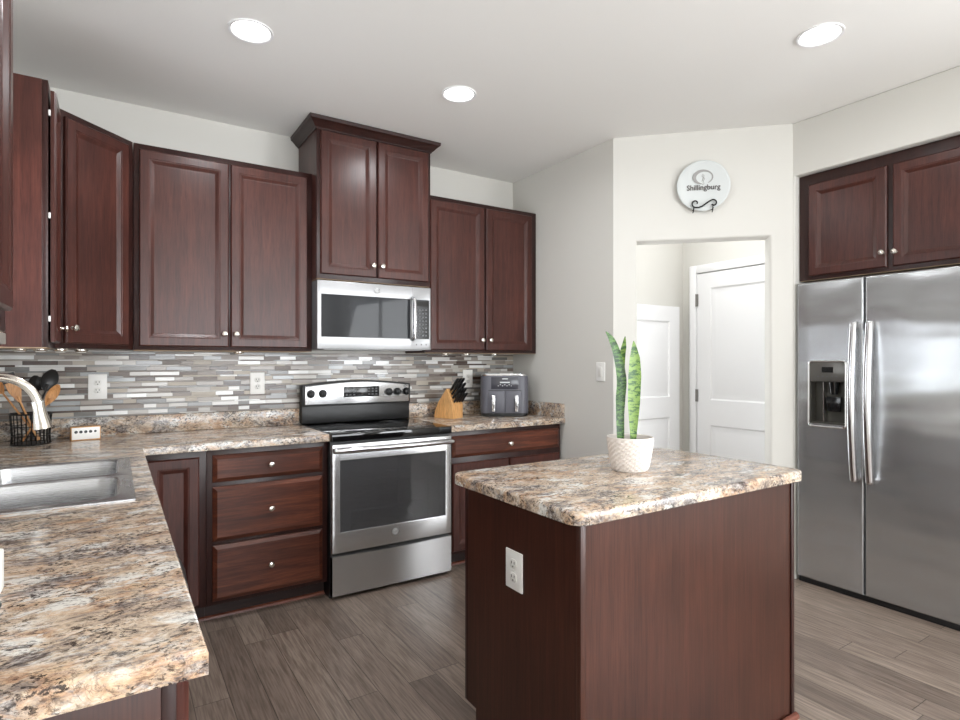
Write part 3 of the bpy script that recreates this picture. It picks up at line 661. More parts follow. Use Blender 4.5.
# cooktop
ck = B().box(-0.0035, RW + 0.0035, 0.0, 0.62, 0.8725, 0.917, 0.005, 3); ct = ck.done('cooktop', 'blackgloss', t)
M['burner'] = plain('burner_ring_print', srgb(58, 58, 60), 0.25)
for bx, by, br in ((0.2, 0.17, 0.1), (0.56, 0.17, 0.115), (0.2, 0.45, 0.08), (0.56, 0.45, 0.09)):
    rg = B()
    for q in (1.0, 0.62): rg.lathe([(br * q, 0.9171), (br * q, 0.9174), (br * q - 0.004, 0.9174), (br * q - 0.004, 0.9171)], (bx, by, 0), n=40, caps=False)
    rg.done('burner_ring', 'burner', ct)
# backguard
b_ = B(); b_.box(0.0, RW, 0.600, 0.655, 0.9175, 1.045, 0.004); b_.prism([(0.0, 1.03), (0.0, 1.165)] + [(RW * k / 14, 1.167 + 0.026 * math.sin(math.pi * k / 14)) for k in range(1, 14)] + [(RW, 1.165), (RW, 1.03)], 0.588, 0.655, 'xz', bev=0.003)
bk = b_.done('backguard', 'black', t)
pn = B(); arch = [(0.014 + (RW - 0.028) * k / 14, 1.156 + 0.027 * math.sin(math.pi * k / 14)) for k in range(15)]
pn.prism([(0.014, 1.04)] + arch + [(RW - 0.014, 1.04)], 0.578, 0.5895, 'xz', bev=0.003)
cp = pn.done('control_panel', 'steel', t, ang=40)
for kx in (0.05, 0.127, 0.588, 0.652, 0.719):
    k_ = B().lathe([(0.026, 0.0), (0.026, 0.006), (0.021, 0.010), (0.019, 0.026), (0.014, 0.029), (0, 0.029)], (kx, 0.5775, 1.110), '-y', 20)
    k_.box(kx - 0.0045, kx + 0.0045, 0.540, 0.551, 1.094, 1.128, 0.002); k_.done('dial', 'black', cp)
ds = B().box(0.268, 0.516, 0.573, 0.5785, 1.083, 1.151, 0.002).done('display', 'screen', cp)
kk = B()
for q in range(9):
    if 3 <= q <= 5: continue
    for zr in (1.098, 1.117, 1.136): kk.box(0.279 + q * 0.026, 0.293 + q * 0.026, 0.5722, 0.5731, zr - 0.004, zr + 0.004)
kk.done('keys', 'glyphgrey', ds, smooth=False)

# ------------------------------------------------------------------ microwave
t = thing('microwave', 'stainless over-the-range microwave with dark window, under the tall cabinet', 'microwave', (1.0045, 3.346, 1.394))
B().box(0.0, 0.755, 0.024, 0.392, 0.0, 0.408, 0.003).done('body', 'mwsteel', t)
HM = 0.408
B().box(0.05, 0.705, 0.03, 0.38, -0.004, -0.0003).done('bottom_plate', 'badge', t, smooth=False)
f_ = B().cells([0.0, 0.026, 0.606, 0.633, 0.742, 0.755], [0.0, 0.073, 0.326, HM], lambda u, v: not ((0.026 < u < 0.606 or 0.633 < u < 0.742) and 0.073 < v < 0.326), 0.0, 0.0235, 'xz',
               bevel=lambda a, b: abs(a.y) < 1e-4 and abs(b.y) < 1e-4, off=0.003, seg=2).done('front_frame', 'mwsteel', t, ang=30)
B().box(0.026, 0.606, 0.003, 0.010, 0.073, 0.326).done('door_window', 'mwglass', t, smooth=False)
cpn = B().box(0.633, 0.742, 0.002, 0.010, 0.073, 0.326).done('control_panel', 'screen', t, smooth=False)
kk = B()
for q in range(4):
    for zr in range(8): kk.box(0.645 + q * 0.023, 0.657 + q * 0.023, 0.0012, 0.0021, 0.09 + zr * 0.024, 0.099 + zr * 0.024)
kk.done('keys', 'glyphgrey', cpn, smooth=False)
B().box(0.642, 0.733, 0.001, 0.0021, 0.285, 0.316).done('display', 'blackgloss', cpn, smooth=False)
hp = [(0.619, -0.004, 0.066)] + [(0.619, -0.034 - 0.008 * math.sin(math.pi * k / 8), 0.078 + 0.245 * k / 8) for k in range(9)] + [(0.619, -0.004, 0.335)]
B().tube(hp, [0.012] + [0.0125] * 9 + [0.012], 12).done('handle', 'handle', t)
mk = B()
for q in range(3): mk.prism([(0.648 + q * 0.035, 0.028), (0.655 + q * 0.035, 0.034), (0.648 + q * 0.035, 0.040)] if 0 else [(0.646 + q * 0.035, 0.030), (0.653 + q * 0.035, 0.030), (0.653 + q * 0.035, 0.039), (0.646 + q * 0.035, 0.039)], -0.0012, -0.0002, 'xz')
mk.done('button_marks', 'ink', t, smooth=False)
B().box(0.6195, 0.6205, -0.0006, -0.0001, 0.336, HM - 0.004).done('door_seam', 'ink', t, smooth=False)
badge(t, 0.3775, -0.0003, 0.369, 0.0195)

# ------------------------------------------------------------------ fridge
FX, FY = 3.456, 1.862
t = thing('refrigerator', 'stainless side-by-side fridge with ice dispenser in its left door', 'refrigerator', (FX, FY, 0), -90)
B().box(0.004, 0.904, 0.066, 0.76, 0.012, 1.775, 0.004).done('case', 'disp', t)
B().box(0.006, 0.902, 0.02, 0.0655, 0.0, 0.030, 0.002).box(0.006, 0.902, 0.05, 0.0655, 0.012, 0.05).done('base_grille', 'grill', t)
vb = lambda a, b: abs(a.x - b.x) < 1e-5 and abs(a.y) < 1e-4 and abs(b.y) < 1e-4 and abs(a.z - b.z) > 1e-3
def outer_only(xs, zs):
    def f(a, b):
        if abs(a.y) > 1e-4 or abs(b.y) > 1e-4: return False
        return any(abs(a.x - v) < 1e-4 and abs(b.x - v) < 1e-4 for v in xs) or any(abs(a.z - v) < 1e-4 and abs(b.z - v) < 1e-4 for v in zs)
    return f
hx0, hx1, hz0, hz1 = 0.082, 0.276, 0.958, 1.205
d1 = B().cells([0.003, hx0, hx1, 0.366], [0.034, hz0, hz1, 1.787], lambda u, v: not (hx0 < u < hx1 and hz0 < v < hz1), 0.0, 0.064, 'xz', bevel=outer_only((0.003, 0.366), (0.034, 1.787)), off=0.012, seg=4).done('freezer_door', 'fridge', t, ang=40)
d2 = B().cells([0.373, 0.905], [0.034, 1.787], lambda u, v: True, 0.0, 0.064, 'xz', bevel=outer_only((0.373, 0.905), (0.034, 1.787)), off=0.012, seg=4).done('fridge_door', 'fridge', t, ang=40)
def fhandle(par, hx):
    n = 14; p = [(hx, -0.002, 0.672)] + [(hx, -0.030 - 0.030 * math.sin(math.pi * k / n), 0.672 + 0.848 * k / n) for k in range(n + 1)] + [(hx, -0.002, 1.520)]
    b = B(); b.tube(p, [0.018] + [0.0205] * (n + 1) + [0.018], 16, flat=0.85)
    for zz_ in (0.672, 1.52): b.box(hx - 0.017, hx + 0.017, -0.034, -0.0005, zz_ - 0.018, zz_ + 0.018, 0.005)
    b.done('handle', 'handle', par)
fhandle(d1, 0.330); fhandle(d2, 0.408)
dp = B(); L3 = lambda pts, y: [(p[0], y, p[1]) for p in pts]
cx_, cz_ = 0.179, 1.131
dp.loft([L3(rr(cx_, cz_, 0.106, 0.193, 0.02), -0.0002), L3(rr(cx_, cz_, 0.106, 0.193, 0.02), -0.009), L3(rr(cx_, cz_, 0.102, 0.189, 0.018), -0.011), L3(rr(cx_, cz_, 0.097, 0.184, 0.015), -0.009), L3(rr(cx_, cz_, 0.096, 0.183, 0.014), -0.0002)], False, False)
dsp = dp.done('dispenser_bezel', 'chrome', d1, ang=40)
B().box(hx0 + 0.001, hx1 - 0.001, -0.006, -0.0004, 1.205, 1.315, 0.002).done('dispenser_panel', 'disp', d1)
B().box(0.150, 0.212, -0.0072, -0.0061, 1.255, 1.287).done('dispenser_display', 'screen', d1, smooth=False)
gk = B()
for q in range(5): gk.lathe([(0.0045, 0), (0.0045, 0.0008), (0, 0.0008)], (0.130 + q * 0.025, -0.0061, 1.232), '-y', 10)
gk.done('dispenser_keys', 'glyphgrey', d1)
cv = B(); cv.box(hx0, hx0 + 0.004, 0.001, 0.058, hz0, hz1).box(hx1 - 0.004, hx1, 0.001, 0.058, hz0, hz1).box(hx0 + 0.004, hx1 - 0.004, 0.054, 0.058, hz0, hz1).box(hx0 + 0.004, hx1 - 0.004, 0.001, 0.054, hz1 - 0.004, hz1).box(hx0 + 0.004, hx1 - 0.004, 0.001, 0.054, hz0, hz0 + 0.008)
cav = cv.done('dispenser_cavity', 'dispin', d1, smooth=False)
pd = B(); pd.prism([(0.160, 1.115), (0.166, 1.03), (0.236, 1.03), (0.242, 1.115)], 0.022, 0.034, 'xz', bev=0.003); pd.lathe([(0.03, 1.201), (0.024, 1.155), (0.02, 1.13), (0.012, 1.128)], (0.201, 0.028, 0), n=16); pd.done('dispenser_paddle', 'screen', d1)
B().box(0.148, 0.153, 0.012, 0.05, hz0 + 0.009, hz1 - 0.005).done('dispenser_divider', 'handle', d1)

# ------------------------------------------------------------------ island
IX0, IX1, IY0, IY1 = 1.0326, 2.178, 1.133, 1.815
t = thing('island_cabinet', 'dark cherry kitchen island cabinet standing alone on the plank floor', 'kitchen island', (1.0687, 1.158, 0))
IW, ID = 2.121 - 1.0687, 1.768 - 1.158
kz = 0.10
B().prism([(0, 0), (ID - 0.075, 0), (ID - 0.075, kz), (ID - 0.02, kz), (ID - 0.02, BH), (0, BH)], 0.0, IW, 'yz').done('body', 'island', t, smooth=False)
B().box(0.0, IW, ID - 0.02, ID, kz, BH, 0.0015).done('face_frame', 'cherry_dark', t)
for xx in ((0.03, 0.355), (0.365, 0.69), (0.70, IW - 0.03)):
    b = B(); rings_panel(b, xx[0], xx[1], 0.125, 0.842, [(i, -y + ID) for i, y in DOOR_R]); o = b.done('door', 'cherry', t, ang=12)
    k_ = B().lathe([(0.0095, 0.0), (0.0055, 0.007), (0.0055, 0.012), (0.0155, 0.021), (0.006, 0.0285), (0.0, 0.029)], (0, 0, 0), '-y', 16); k_.xform(Matrix.Translation((xx[0] + 0.03, ID + 0.0195, 0.77)) @ Matrix.Rotation(math.pi, 4, 'Z')); k_.done('knob', 'nickel', o)
B().box(-0.004, 0.014, -0.006, -0.0003, 0.0, BH, 0.002).box(-0.006, -0.0003, -0.006, 0.014, 0.0, BH, 0.002).done('corner_trim', 'island', t)
B().box(IW - 0.014, IW + 0.006, -0.006, -0.0003, 0.0, BH, 0.002).done('corner_trim', 'cherry_dark', t)
qs = [(-0.0065, 0.0)] + [(-0.0065 - 0.016 * math.sin(R(a)), 0.018 * math.cos(R(a))) for a in range(0, 91, 15)]
B().prism(qs, -0.002, IW + 0.012, 'yz').done('shoe_moulding', 'shoe', t)
# its top, with rounded corners
it = B(); icx, icy = (IX0 + IX1) / 2, (IY0 + IY1) / 2; hw, hh_ = (IX1 - IX0) / 2, (IY1 - IY0) / 2
LZ = lambda i, z, r: [(p[0], p[1], z) for p in rr(icx, icy, hw - i, hh_ - i, r, 8)]
it.loft([LZ(0.002, CB, 0.048), LZ(0, CB + 0.002, 0.05), LZ(0, CT - 0.007, 0.05), LZ(0.001, CT - 0.004, 0.049), LZ(0.004, CT - 0.001, 0.046), LZ(0.008, CT, 0.042)])
tag(it.done('island_countertop', 'granite', None, ang=40), 'granite-look island top with rounded corners, carrying the potted snake plant', 'countertop')

# ------------------------------------------------------------------ outlets and switch
def outlet(label, loc, rz, kind='duplex', W_=0.0865, H_=0.135):
    t = thing('light_switch' if kind == 'switch' else 'wall_outlet', label, 'light switch' if kind == 'switch' else 'outlet', loc, rz)
    B().box(-W_ / 2, W_ / 2, -0.006, -0.0002, -H_ / 2, H_ / 2, 0.003, 3).done('cover_plate', 'white', t)
    if kind == 'switch':
        B().box(-0.017, 0.017, -0.010, -0.0061, -0.033, 0.033, 0.002).done('rocker', 'ivory', t)
    else:
        for s_ in (-1, 1):
            r_ = B().loft([L3(rr(0, s_ * 0.0215, 0.0175, 0.0145, 0.011), -0.0061), L3(rr(0, s_ * 0.0215, 0.0175, 0.0145, 0.011), -0.0078), L3(rr(0, s_ * 0.0215, 0.0165, 0.0135, 0.010), -0.0084)]).done('receptacle', 'ivory', t)
            q = s_ * 0.0215
            B().box(-0.0085, -0.0055, -0.0088, -0.00845, q - 0.001, q + 0.0075).box(0.0055, 0.0085, -0.0088, -0.00845, q - 0.001, q + 0.0075).lathe([(0.003, 0), (0.003, 0.0004)], (0, -0.00845, q - 0.0085), '-y', 10).done('slots', 'slot', r_, smooth=False)
    B().lathe([(0.003, 0), (0.002, 0.0012)], (0, -0.0061, 0 if kind != 'switch' else 0.047), '-y', 10).done('screw', 'ivory', t)
    return t
TY = YW - 0.0096
outlet('white duplex outlet on the tile above the white dotted block', (-0.078, TY, 1.182), 0)
outlet('white duplex outlet on the tile just left of the range', (0.748, TY, 1.183), 0)
outlet('white duplex outlet on the tile between knife block and air fryer', (2.282, TY, 1.187), 0)
outlet('white duplex outlet on the side of the dark island', (1.0687 - 0.0003, 1.461, 0.658), -90, W_=0.088, H_=0.124)
outlet('white light switch on the right wall behind the snake plant', (XR - 0.0003, 2.751, 1.250), -90, 'switch', 0.08, 0.125)

# ------------------------------------------------------------------ ceiling cans
can = None
for i, (cx, cy, lab) in enumerate(((0.502, 2.638, 'round recessed ceiling light above the drawer stack, leftmost of three'), (1.566, 2.654, 'round recessed ceiling light nearest the tall cabinet, middle of three'),
                                   (2.628, 1.311, 'round recessed ceiling light in front of the fridge, rightmost of three'), (1.0, 0.35, 'added recessed ceiling light over the near end of the room, out of view'),
                                   (2.4, -1.4, 'added recessed ceiling light behind the camera'), (0.6, -1.4, 'added recessed ceiling light behind the camera'), (3.56, 2.55, 'added recessed ceiling light in the hall beyond the opening, out of view'))):  # cans after the third are unseen, added for brightness
    if can is None:
        can = thing('recessed_light', lab, 'ceiling light', (cx, cy, H), 0, 'recessed ceiling lights')
        B().lathe([(0.094, -0.0003), (0.093, -0.006), (0.086, -0.007), (0.080, -0.004), (0.078, -0.0015)], n=40, caps=False).done('trim_ring', 'trimw', can, ang=60)
        B().lathe([(0.079, -0.0012), (0.075, -0.003), (0.0, -0.0035)], n=40, caps=False).done('lens', 'lens', can, ang=60)
    else: dup(can, (cx, cy, H), None, lab)
    area('can_light', (cx, cy, H - 0.012), (0, 0, 0), 0.15, 0.15, HALL_W if i == 6 else (CAN_W * 2.6 if i in (0, 1, 3) else CAN_W), (0.96, 0.975, 1.0), 'DISK', 170)

# ------------------------------------------------------------------ snake plant in its pot
PX, PY = 1.617, 1.487
t = thing('potted_snake_plant', 'snake plant with three upright leaves in a white textured pot on the island', 'plant', (PX, PY, CT))
pb = B(); n = 72; lo = []
prof = [(0.058, 0.0), (0.062, 0.003)] + [(0.063 + 0.021 * (k / 13) ** 0.7, 0.006 + 0.114 * k / 13) for k in range(14)] + [(0.0845, 0.125), (0.082, 0.1265), (0.079, 0.124), (0.077, 0.10)]
for q, (r_, h_) in enumerate(prof):
    bump_ = 2 <= q <= 14
    lo.append([((r_ + (0.0030 * (1 if (k // 2 + q) % 2 else -0.5) if bump_ else 0)) * math.cos(2 * math.pi * k / n), (r_ + (0.0030 * (1 if (k // 2 + q) % 2 else -0.5) if bump_ else 0)) * math.sin(2 * math.pi * k / n), h_) for k in range(n)])
pb.loft(lo, True, False); pb.done('pot', 'ceramic', t, smooth=False)
B().lathe([(0.0775, 0.104), (0.05, 0.108), (0.0, 0.110)], n=30, caps=False).done('soil', 'soil', t)
# leaves: spine points (x along the camera's right, away from it, height), half width, facing turn
cr2 = Vector((math.cos(R(32.66)), -math.sin(R(32.66)), 0)); cf2 = Vector((math.sin(R(32.66)), math.cos(R(32.66)), 0))
def leaf_blade(mat_, spine, widths, turn, cup=0.25):
    pts = [cr2 * a + cf2 * b_ + Vector((0, 0, c)) for a, b_, c in spine]
    # smooth the spine
    P = []; Wd = []
    for i in range(len(pts) - 1):
        p0, p1, p2, p3 = pts[max(i - 1, 0)], pts[i], pts[i + 1], pts[min(i + 2, len(pts) - 1)]
        for k in range(6):
            u = k / 6
            P.append(0.5 * ((2 * p1) + (p2 - p0) * u + (2 * p0 - 5 * p1 + 4 * p2 - p3) * u * u + (3 * p1 - p0 - 3 * p2 + p3) * u ** 3)); Wd.append(widths[i] * (1 - u) + widths[i + 1] * u)
    P.append(pts[-1]); Wd.append(widths[-1])
    side = (cr2 * math.cos(R(turn)) + cf2 * math.sin(R(turn))); lo = []
    for i, (p, w_) in enumerate(zip(P, Wd)):
        d = (P[min(i + 1, len(P) - 1)] - P[max(i - 1, 0)]).normalized(); s_ = (side - d * side.dot(d)).normalized(); nrm = s_.cross(d)
        if nrm.dot(cf2) > 0: nrm = -nrm
        th = 0.0022; ring = []
        for k in range(-4, 5): f = k / 4; ring.append(p + s_ * (w_ * f) + nrm * (cup * w_ * f * f + th * (1 - f * f) * 0.6))
        for k in range(3, -4, -1): f = k / 4; ring.append(p + s_ * (w_ * f) + nrm * (cup * w_ * f * f - th * (1 - f * f)))
        lo.append(ring)
    b = B(); b.loft(lo, True, True); return b.done('leaf', mat_, t, ang=50)
leaf_blade('leafdark', [(-0.034, 0.01, 0.095), (-0.036, 0.01, 0.16), (-0.034, 0.012, 0.26), (-0.030, 0.012, 0.34), (-0.046, 0.012, 0.43), (-0.066, 0.01, 0.485), (-0.088, 0.008, 0.517)], [0.012, 0.014, 0.019, 0.0195, 0.016, 0.012, 0.0012], 10)
leaf_blade('leaflight', [(-0.024, 0.026, 0.095), (-0.026, 0.026, 0.20), (-0.026, 0.026, 0.32), (-0.022, 0.026, 0.42), (-0.016, 0.024, 0.46), (-0.012, 0.022, 0.500)], [0.010, 0.012, 0.013, 0.012, 0.0095, 0.001], -25)
leaf_blade('leaflight', [(0.010, -0.004, 0.095), (0.011, -0.004, 0.15), (0.012, -0.004, 0.25), (0.015, -0.003, 0.35), (0.016, -0.002, 0.42), (0.014, 0.0, 0.482)], [0.010, 0.014, 0.0235, 0.025, 0.0195, 0.001], 5)

# ------------------------------------------------------------------ plaque over the opening
t = thing('ceramic_plate', 'round white lettered plate hung on the diagonal wall above the opening', 'plate', (XR + 0.545 * s2, YD - 0.545 * s2, 2.412), -45)
B().lathe([(0.05, 0.014), (0.10, 0.016), (0.15, 0.026), (0.157, 0.030), (0.1575, 0.033), (0.153, 0.034), (0.145, 0.0335), (0.11, 0.028), (0.0, 0.0265)], (0, 0, 0), '-y', 64).done('plate_body', 'plate', t, ang=50)
text_mesh('Shillingburg', 0.046, 'ink', t, 'lettering', Vector((0.0, -0.0305, -0.012)), FACE_FRONT, 0.0, 0.0006, 0.0006, 0.94)
rg = B(); ro = []; n = 48      # brush-drawn ring: thick at lower left, thinning to the right
for k in range(n + 1):
    a = R(-100 + -320 * k / n); w_ = 0.0020 + 0.0105 * abs(math.sin(math.pi * (k / n) ** 0.8)) * (0.6 + 0.4 * math.cos(a - R(200)))
    c_ = Vector((math.cos(a) * 0.054, 0, math.sin(a) * 0.041 + 0.052)); u_ = Vector((math.cos(a), 0, math.sin(a)))
    ro.append([c_ - u_ * w_ + Vector((0, -0.0300, 0)), c_ + u_ * w_ + Vector((0, -0.0310, 0)), c_ + u_ * w_ + Vector((0, -0.0318, 0)), c_ - u_ * w_ + Vector((0, -0.0310, 0))])
rg.loft(ro); rg.done('ring_mark', 'inklight', t)
sc_ = B(); sc_.tube([(-0.010, -0.0308, 0.026), (-0.004, -0.0308, 0.040), (0.004, -0.0308, 0.062), (-0.004, -0.0308, 0.071), (-0.010, -0.0308, 0.060), (0.002, -0.0308, 0.050), (0.008, -0.0308, 0.040), (0.0, -0.0308, 0.030)], 0.0013, 6)
sc_.tube([(0.0, -0.0308, 0.030), (0.004, -0.0308, 0.012), (-0.008, -0.0308, 0.004)], 0.001, 6); sc_.done('monogram', 'inklight', t)
t = thing('plate_hanger', 'black scrolled wire hanger holding the round white plate on the wall', 'plate hanger', (XR + 0.545 * s2, YD - 0.545 * s2, 2.412), -45)
def curl(cx, cz, r0, r1, a0, a1, n=16): return [(cx + (r0 + (r1 - r0) * k / n) * math.cos(R(a0 + (a1 - a0) * k / n)), cz + (r0 + (r1 - r0) * k / n) * math.sin(R(a0 + (a1 - a0) * k / n))) for k in range(n + 1)]
left = curl(-0.050, -0.118, 0.006, 0.025, 330, 330 - 0 + -0, 1)[:0] + curl(-0.048, -0.112, 0.008, 0.026, -20, 270, 18)
mid = [(-0.030, -0.1385), (-0.010, -0.132), (0.012, -0.116), (0.034, -0.102)]
right = curl(0.056, -0.116, 0.022, 0.010, 110, -150, 18)
Y3 = -0.047
b = B(); b.tube([(x, Y3, z_) for x, z_ in left + mid + right], 0.0046, 8)
b.done('scroll', 'blackmetal', t)
for xx in (-0.060, 0.052):
    B().tube([(xx, -0.002, -0.145), (xx, -0.020, -0.150), (xx, Y3 - 0.006, -0.150), (xx, Y3 - 0.010, -0.142)], 0.0034, 8).tube([(xx, Y3, -0.134), (xx, Y3, -0.160), (xx - 0.005, Y3, -0.172)], 0.0034, 8).done('foot', 'blackmetal', t)
B().tube([(0.0, -0.002, 0.10), (0.0, -0.003, -0.10), (-0.03, -0.003, -0.13), (-0.060, -0.003, -0.145)], 0.003, 8).tube([(0.0, -0.003, -0.10), (0.03, -0.003, -0.13), (0.052, -0.003, -0.145)], 0.003, 8).done('back_wire', 'blackmetal', t)

# ------------------------------------------------------------------ air fryer
t = thing('air_fryer', 'dark grey two-drawer air fryer with silver handles in the right counter corner', 'air fryer', (2.472, 3.522, CT), -32)
L2 = lambda hw_, hd, r, z, oy=0.0: [(p[0], p[1] + oy, z) for p in rr(0, 0, hw_, hd, r, 7)]
B().loft([L2(0.164, 0.118, 0.05, 0.0), L2(0.172, 0.126, 0.055, 0.006), L2(0.174, 0.128, 0.055, 0.026)]).done('base', 'black', t, ang=40)
B().loft([L2(0.176, 0.130, 0.055, 0.0265), L2(0.177, 0.131, 0.056, 0.05), L2(0.176, 0.130, 0.056, 0.27), L2(0.173, 0.127, 0.056, 0.300)]).done('body', 'slate', t, ang=40)
B().loft([L2(0.165, 0.119, 0.05, 0.3003), L2(0.165, 0.119, 0.05, 0.305), L2(0.150, 0.105, 0.045, 0.306)]).done('top', 'black', t, ang=40)
B().loft([L2(0.1735, 0.1275, 0.056, 0.3003), L2(0.1745, 0.1285, 0.056, 0.303), L2(0.1735, 0.1275, 0.056, 0.308), L2(0.168, 0.122, 0.053, 0.3085), L2(0.167, 0.121, 0.052, 0.3003)], False, False).done('top_rim', 'chrome', t)
cp = B().box(-0.100, 0.098, -0.1332, -0.127, 0.202, 0.290, 0.002).done('control_panel', 'slatedark', t)
mk = B(); mk.box(-0.020, 0.022, -0.1339, -0.1333, 0.274, 0.281).box(-0.036, 0.036, -0.1339, -0.1333, 0.247, 0.256)
for q in range(7): mk.box(-0.052 + q * 0.016, -0.045 + q * 0.016, -0.1339, -0.1333, 0.224 + 0.008 * (q % 2), 0.229 + 0.008 * (q % 2))
mk.done('panel_marks', 'glyph', cp, smooth=False)
B().box(-0.120, 0.120, -0.1326, -0.130, 0.190, 0.1935).done('seam', 'black', t, smooth=False)
for s_ in (-1, 1):
    d_ = B().box(min(s_ * 0.002, s_ * 0.118), max(s_ * 0.002, s_ * 0.118), -0.139, -0.130, 0.034, 0.188, 0.003).done('drawer', 'slate', t)
    B().box(s_ * 0.084 - 0.013, s_ * 0.084 + 0.013, -0.161, -0.1392, 0.038, 0.160, 0.005, 3).done('handle', 'handle', d_)

# ------------------------------------------------------------------ knife block and its knives
KB = (2.030, 3.562, CT); KR = 20
t = thing('knife_block', 'pale wooden knife block full of black handled knives, right of the range', 'knife block', KB, KR)
side = [(-0.070, 0.0), (0.100, 0.0), (0.106, 0.01), (0.098, 0.05), (0.062, 0.12), (-0.008, 0.208), (-0.016, 0.212), (-0.070, 0.098)]
B().prism(side, -0.057, 0.057, 'yz', bev=0.003).done('block', 'block', t, ang=20)
B().box(-0.001, 0.001, -0.0708, -0.0703, 0.006, 0.09).done('groove', 'utensil', t, smooth=False)
sl0, sl1 = Vector((0, -0.070, 0.098)), Vector((0, -0.016, 0.212)); sd = (sl1 - sl0).normalized(); kn_d = Vector((0, -sd.z, sd.y)).normalized()
kproto = None; Rz = Matrix.Rotation(R(KR), 4, 'Z')
for row, (fr, xs_, ln, wd_) in enumerate(((0.86, (-0.034, 0.0, 0.034), 0.112, 0.0155), (0.62, (-0.037, 0.0, 0.037), 0.105, 0.0150), (0.38, (-0.042, -0.014, 0.014, 0.042), 0.092, 0.0130), (0.14, (-0.042, -0.014, 0.014, 0.042), 0.085, 0.0130))):
    for q, xx in enumerate(xs_):
        p = sl0 + (sl1 - sl0) * fr + Vector((xx, 0, 0)) + kn_d * 0.011
        k = thing('kitchen_knife', 'black handled knife standing in the pale wooden knife block', 'knife', Vector(KB) + Rz @ p, KR, 'knives in the wooden block')
        a_ = kn_d; lift = Vector((0, 0.35, 0.95)).normalized(); ax = Vector((0, -0.62, 0.78))
        pts = [Vector((0, 0, 0)), ax * 0.008, ax * ln * 0.5, ax * ln * 0.85, ax * ln - Vector((0, 0, 0.006))]
        pts = [Vector((v.x, v.y, v.z)) for v in pts]
        B().tube(pts, [wd_ * 0.75, wd_ * 0.85, wd_ * 0.9, wd_, wd_ * 0.6], 10, flat=0.62).done('handle', 'black', k)
        rv = B()
        for u_ in (0.25, 0.55, 0.8):
            c_ = ax * ln * u_; rv.lathe([(0.0025, -wd_ * 0.66), (0.0025, wd_ * 0.66)], (c_.x, c_.y, c_.z), 'x', 8)
        rv.done('rivets', 'handle', k)

# ------------------------------------------------------------------ utensil caddy in the corner
UX, UY = -0.345, 3.535
t = thing('utensil_caddy', 'black wire utensil caddy in the back left counter corner', 'utensil holder', (UX, UY, CT))
b = B()
ringp = lambda r_, z_: [(r_ * math.cos(2 * math.pi * k / 28), r_ * math.sin(2 * math.pi * k / 28), z_) for k in range(29)]
for r_, z_, w_ in ((0.078, 0.004, 0.004), (0.076, 0.045, 0.002), (0.078, 0.09, 0.002), (0.082, 0.15, 0.0038)): b.tube(ringp(r_, z_), w_, 6)
for k in range(26):
    a = 2 * math.pi * k / 26; b.tube([(0.077 * math.cos(a), 0.077 * math.sin(a), 0.004), (0.075 * math.cos(a), 0.075 * math.sin(a), 0.045), (0.082 * math.cos(a), 0.082 * math.sin(a), 0.15)], 0.0022, 5)
b.done('wire_basket', 'blackmetal', t)
B().lathe([(0.074, 0.002), (0.074, 0.006), (0, 0.006)], n=28).done('base_plate', 'black', t)
def utensil(name, label, mat_, base, tip, kind, hl, hw_, roll=0.0, hr=0.005):
    base, tip = Vector(base), Vector(tip); o = Vector((UX, UY, CT))
    k = thing(name, label, 'utensil', o + base); d = (tip - base).normalized(); L = (tip - base).length
    B().tube([Vector((0, 0, 0)), d * (L - hl) * 0.5, d * (L - hl), d * (L - hl * 0.7)], [hr, hr * 0.9, hr * 0.85, hr * 1.1], 10).done('handle', mat_, k)
    # head: bowl or blade turned towards the camera
    fwd = Vector((-0.35, 0.9, 0)); s_ = d.cross(fwd).normalized(); s_ = (Matrix.Rotation(R(roll), 3, d) @ s_); nrm = s_.cross(d)
    if nrm.y < 0: nrm = -nrm
    lo = []; N = 12
    for i in range(N + 1):
        u = i / N
        if kind == 'spoon': w_ = hw_ * max(0.12, math.sin(math.pi * min(1, max(0.04, u * 0.97))) ** 0.6); dep = 0.012 * math.sin(math.pi * u)
        else: w_ = hw_ * (0.25 + 0.75 * min(1, u * 1.8)); dep = 0.0
        c_ = d * (L - hl + hl * u); ring = []
        for q in range(-3, 4): f = q / 3; ring.append(c_ + s_ * w_ * f + nrm * (dep * (1 - f * f) + 0.0))
        for q in range(3, -4, -1): f = q / 3; ring.append(c_ + s_ * w_ * f + nrm * (dep * (1 - f * f) + 0.004))
        lo.append(ring)
    B().loft(lo).done('head', mat_, k)
    return k
utensil('cooking_spoon', 'large black spoon rising at the right of the utensil caddy', 'black', (-0.02, 0.0, 0.02), (0.092, -0.03, 0.365), 'spoon', 0.110, 0.036)
utensil('cooking_spoon', 'black spoon standing upright behind the faucet in the caddy', 'black', (0.005, 0.025, 0.02), (0.012, 0.07, 0.335), 'spoon', 0.09, 0.03)
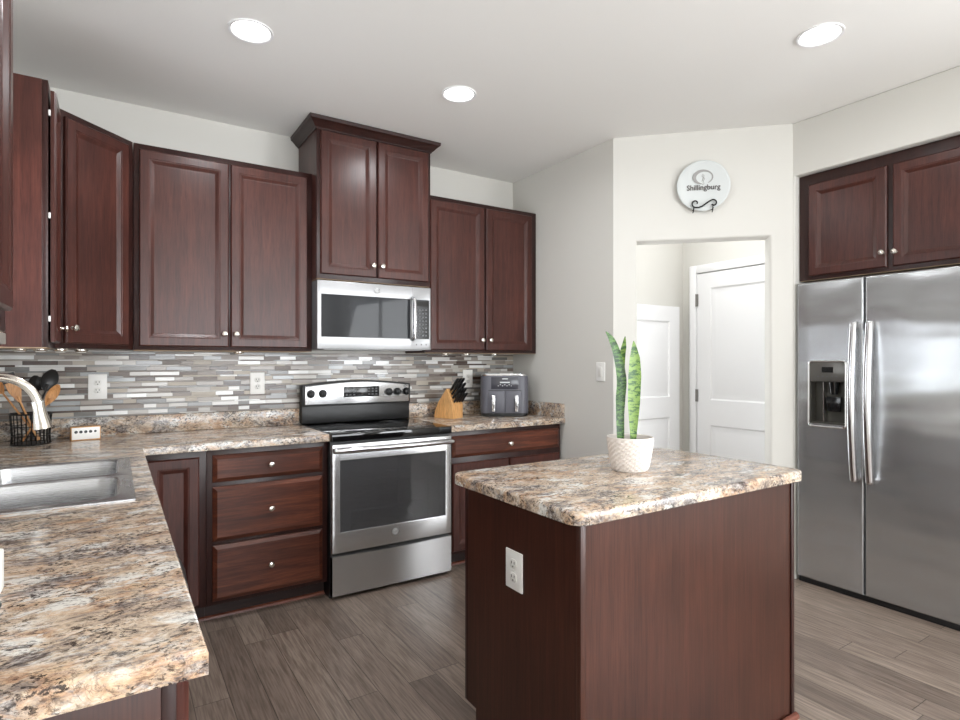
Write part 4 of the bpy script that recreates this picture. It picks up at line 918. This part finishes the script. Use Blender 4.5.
utensil('wooden_spoon', 'wooden spoon leaning right under the large black spoon', 'utensil', (-0.03, -0.02, 0.02), (0.113, -0.045, 0.290), 'spoon', 0.11, 0.024)
utensil('wooden_spatula', 'broad wooden spatula leaning left in the utensil caddy', 'utensil', (0.030, -0.02, 0.02), (-0.072, -0.030, 0.305), 'blade', 0.10, 0.026)
utensil('wooden_spoon', 'long wooden spoon leaning far left in the utensil caddy', 'utensil', (0.035, 0.0, 0.02), (-0.15, -0.02, 0.33), 'spoon', 0.09, 0.024)
utensil('cooking_spatula', 'black spatula at the far left of the utensil caddy', 'black', (0.02, 0.03, 0.02), (-0.10, 0.05, 0.345), 'blade', 0.09, 0.03)

# ------------------------------------------------------------------ small white block with a row of dots
t = thing('dotted_block', 'small white block with a row of black dots, on the counter behind the sink', 'counter sign', (-0.128, 3.585, CT), 9)
b = B(); b.box(-0.064, 0.064, -0.022, 0.022, 0.0, 0.070, 0.003); b.xform(Matrix.Rotation(R(-10), 4, 'X') if 0 else Matrix.Identity(4)); b.done('frame', 'block', t)
B().box(-0.060, 0.060, -0.0245, -0.0222, 0.005, 0.066, 0.001).done('face', 'white', t)
b = B()
for q in range(5): b.lathe([(0.0075 if q < 4 else 0.006, 0), (0.0075 if q < 4 else 0.006, 0.0006), (0, 0.0006)], (-0.042 + q * 0.0205, -0.0246, 0.044), '-y', 16)
b.done('dots', 'black', t, smooth=False)

# ------------------------------------------------------------------ things cut by the left edge of the frame
t = thing('napkin_holder', 'white upright holder on the near counter, cut by the left photo edge', 'holder', (-0.2025, 1.30, CT), 0)
B().box(-0.035, 0.036, -0.02, 0.02, 0.0, 0.072, 0.004, 3).done('holder_body', 'white', t)
t = thing('round_dish', 'small black round dish at the left photo edge, in front of the white holder', 'dish', (-0.199, 1.14, CT), 0)
B().lathe([(0.03, 0.0), (0.042, 0.004), (0.052, 0.028), (0.050, 0.030), (0.046, 0.026), (0.036, 0.008), (0.0, 0.007)], n=32).done('dish_body', 'black', t)
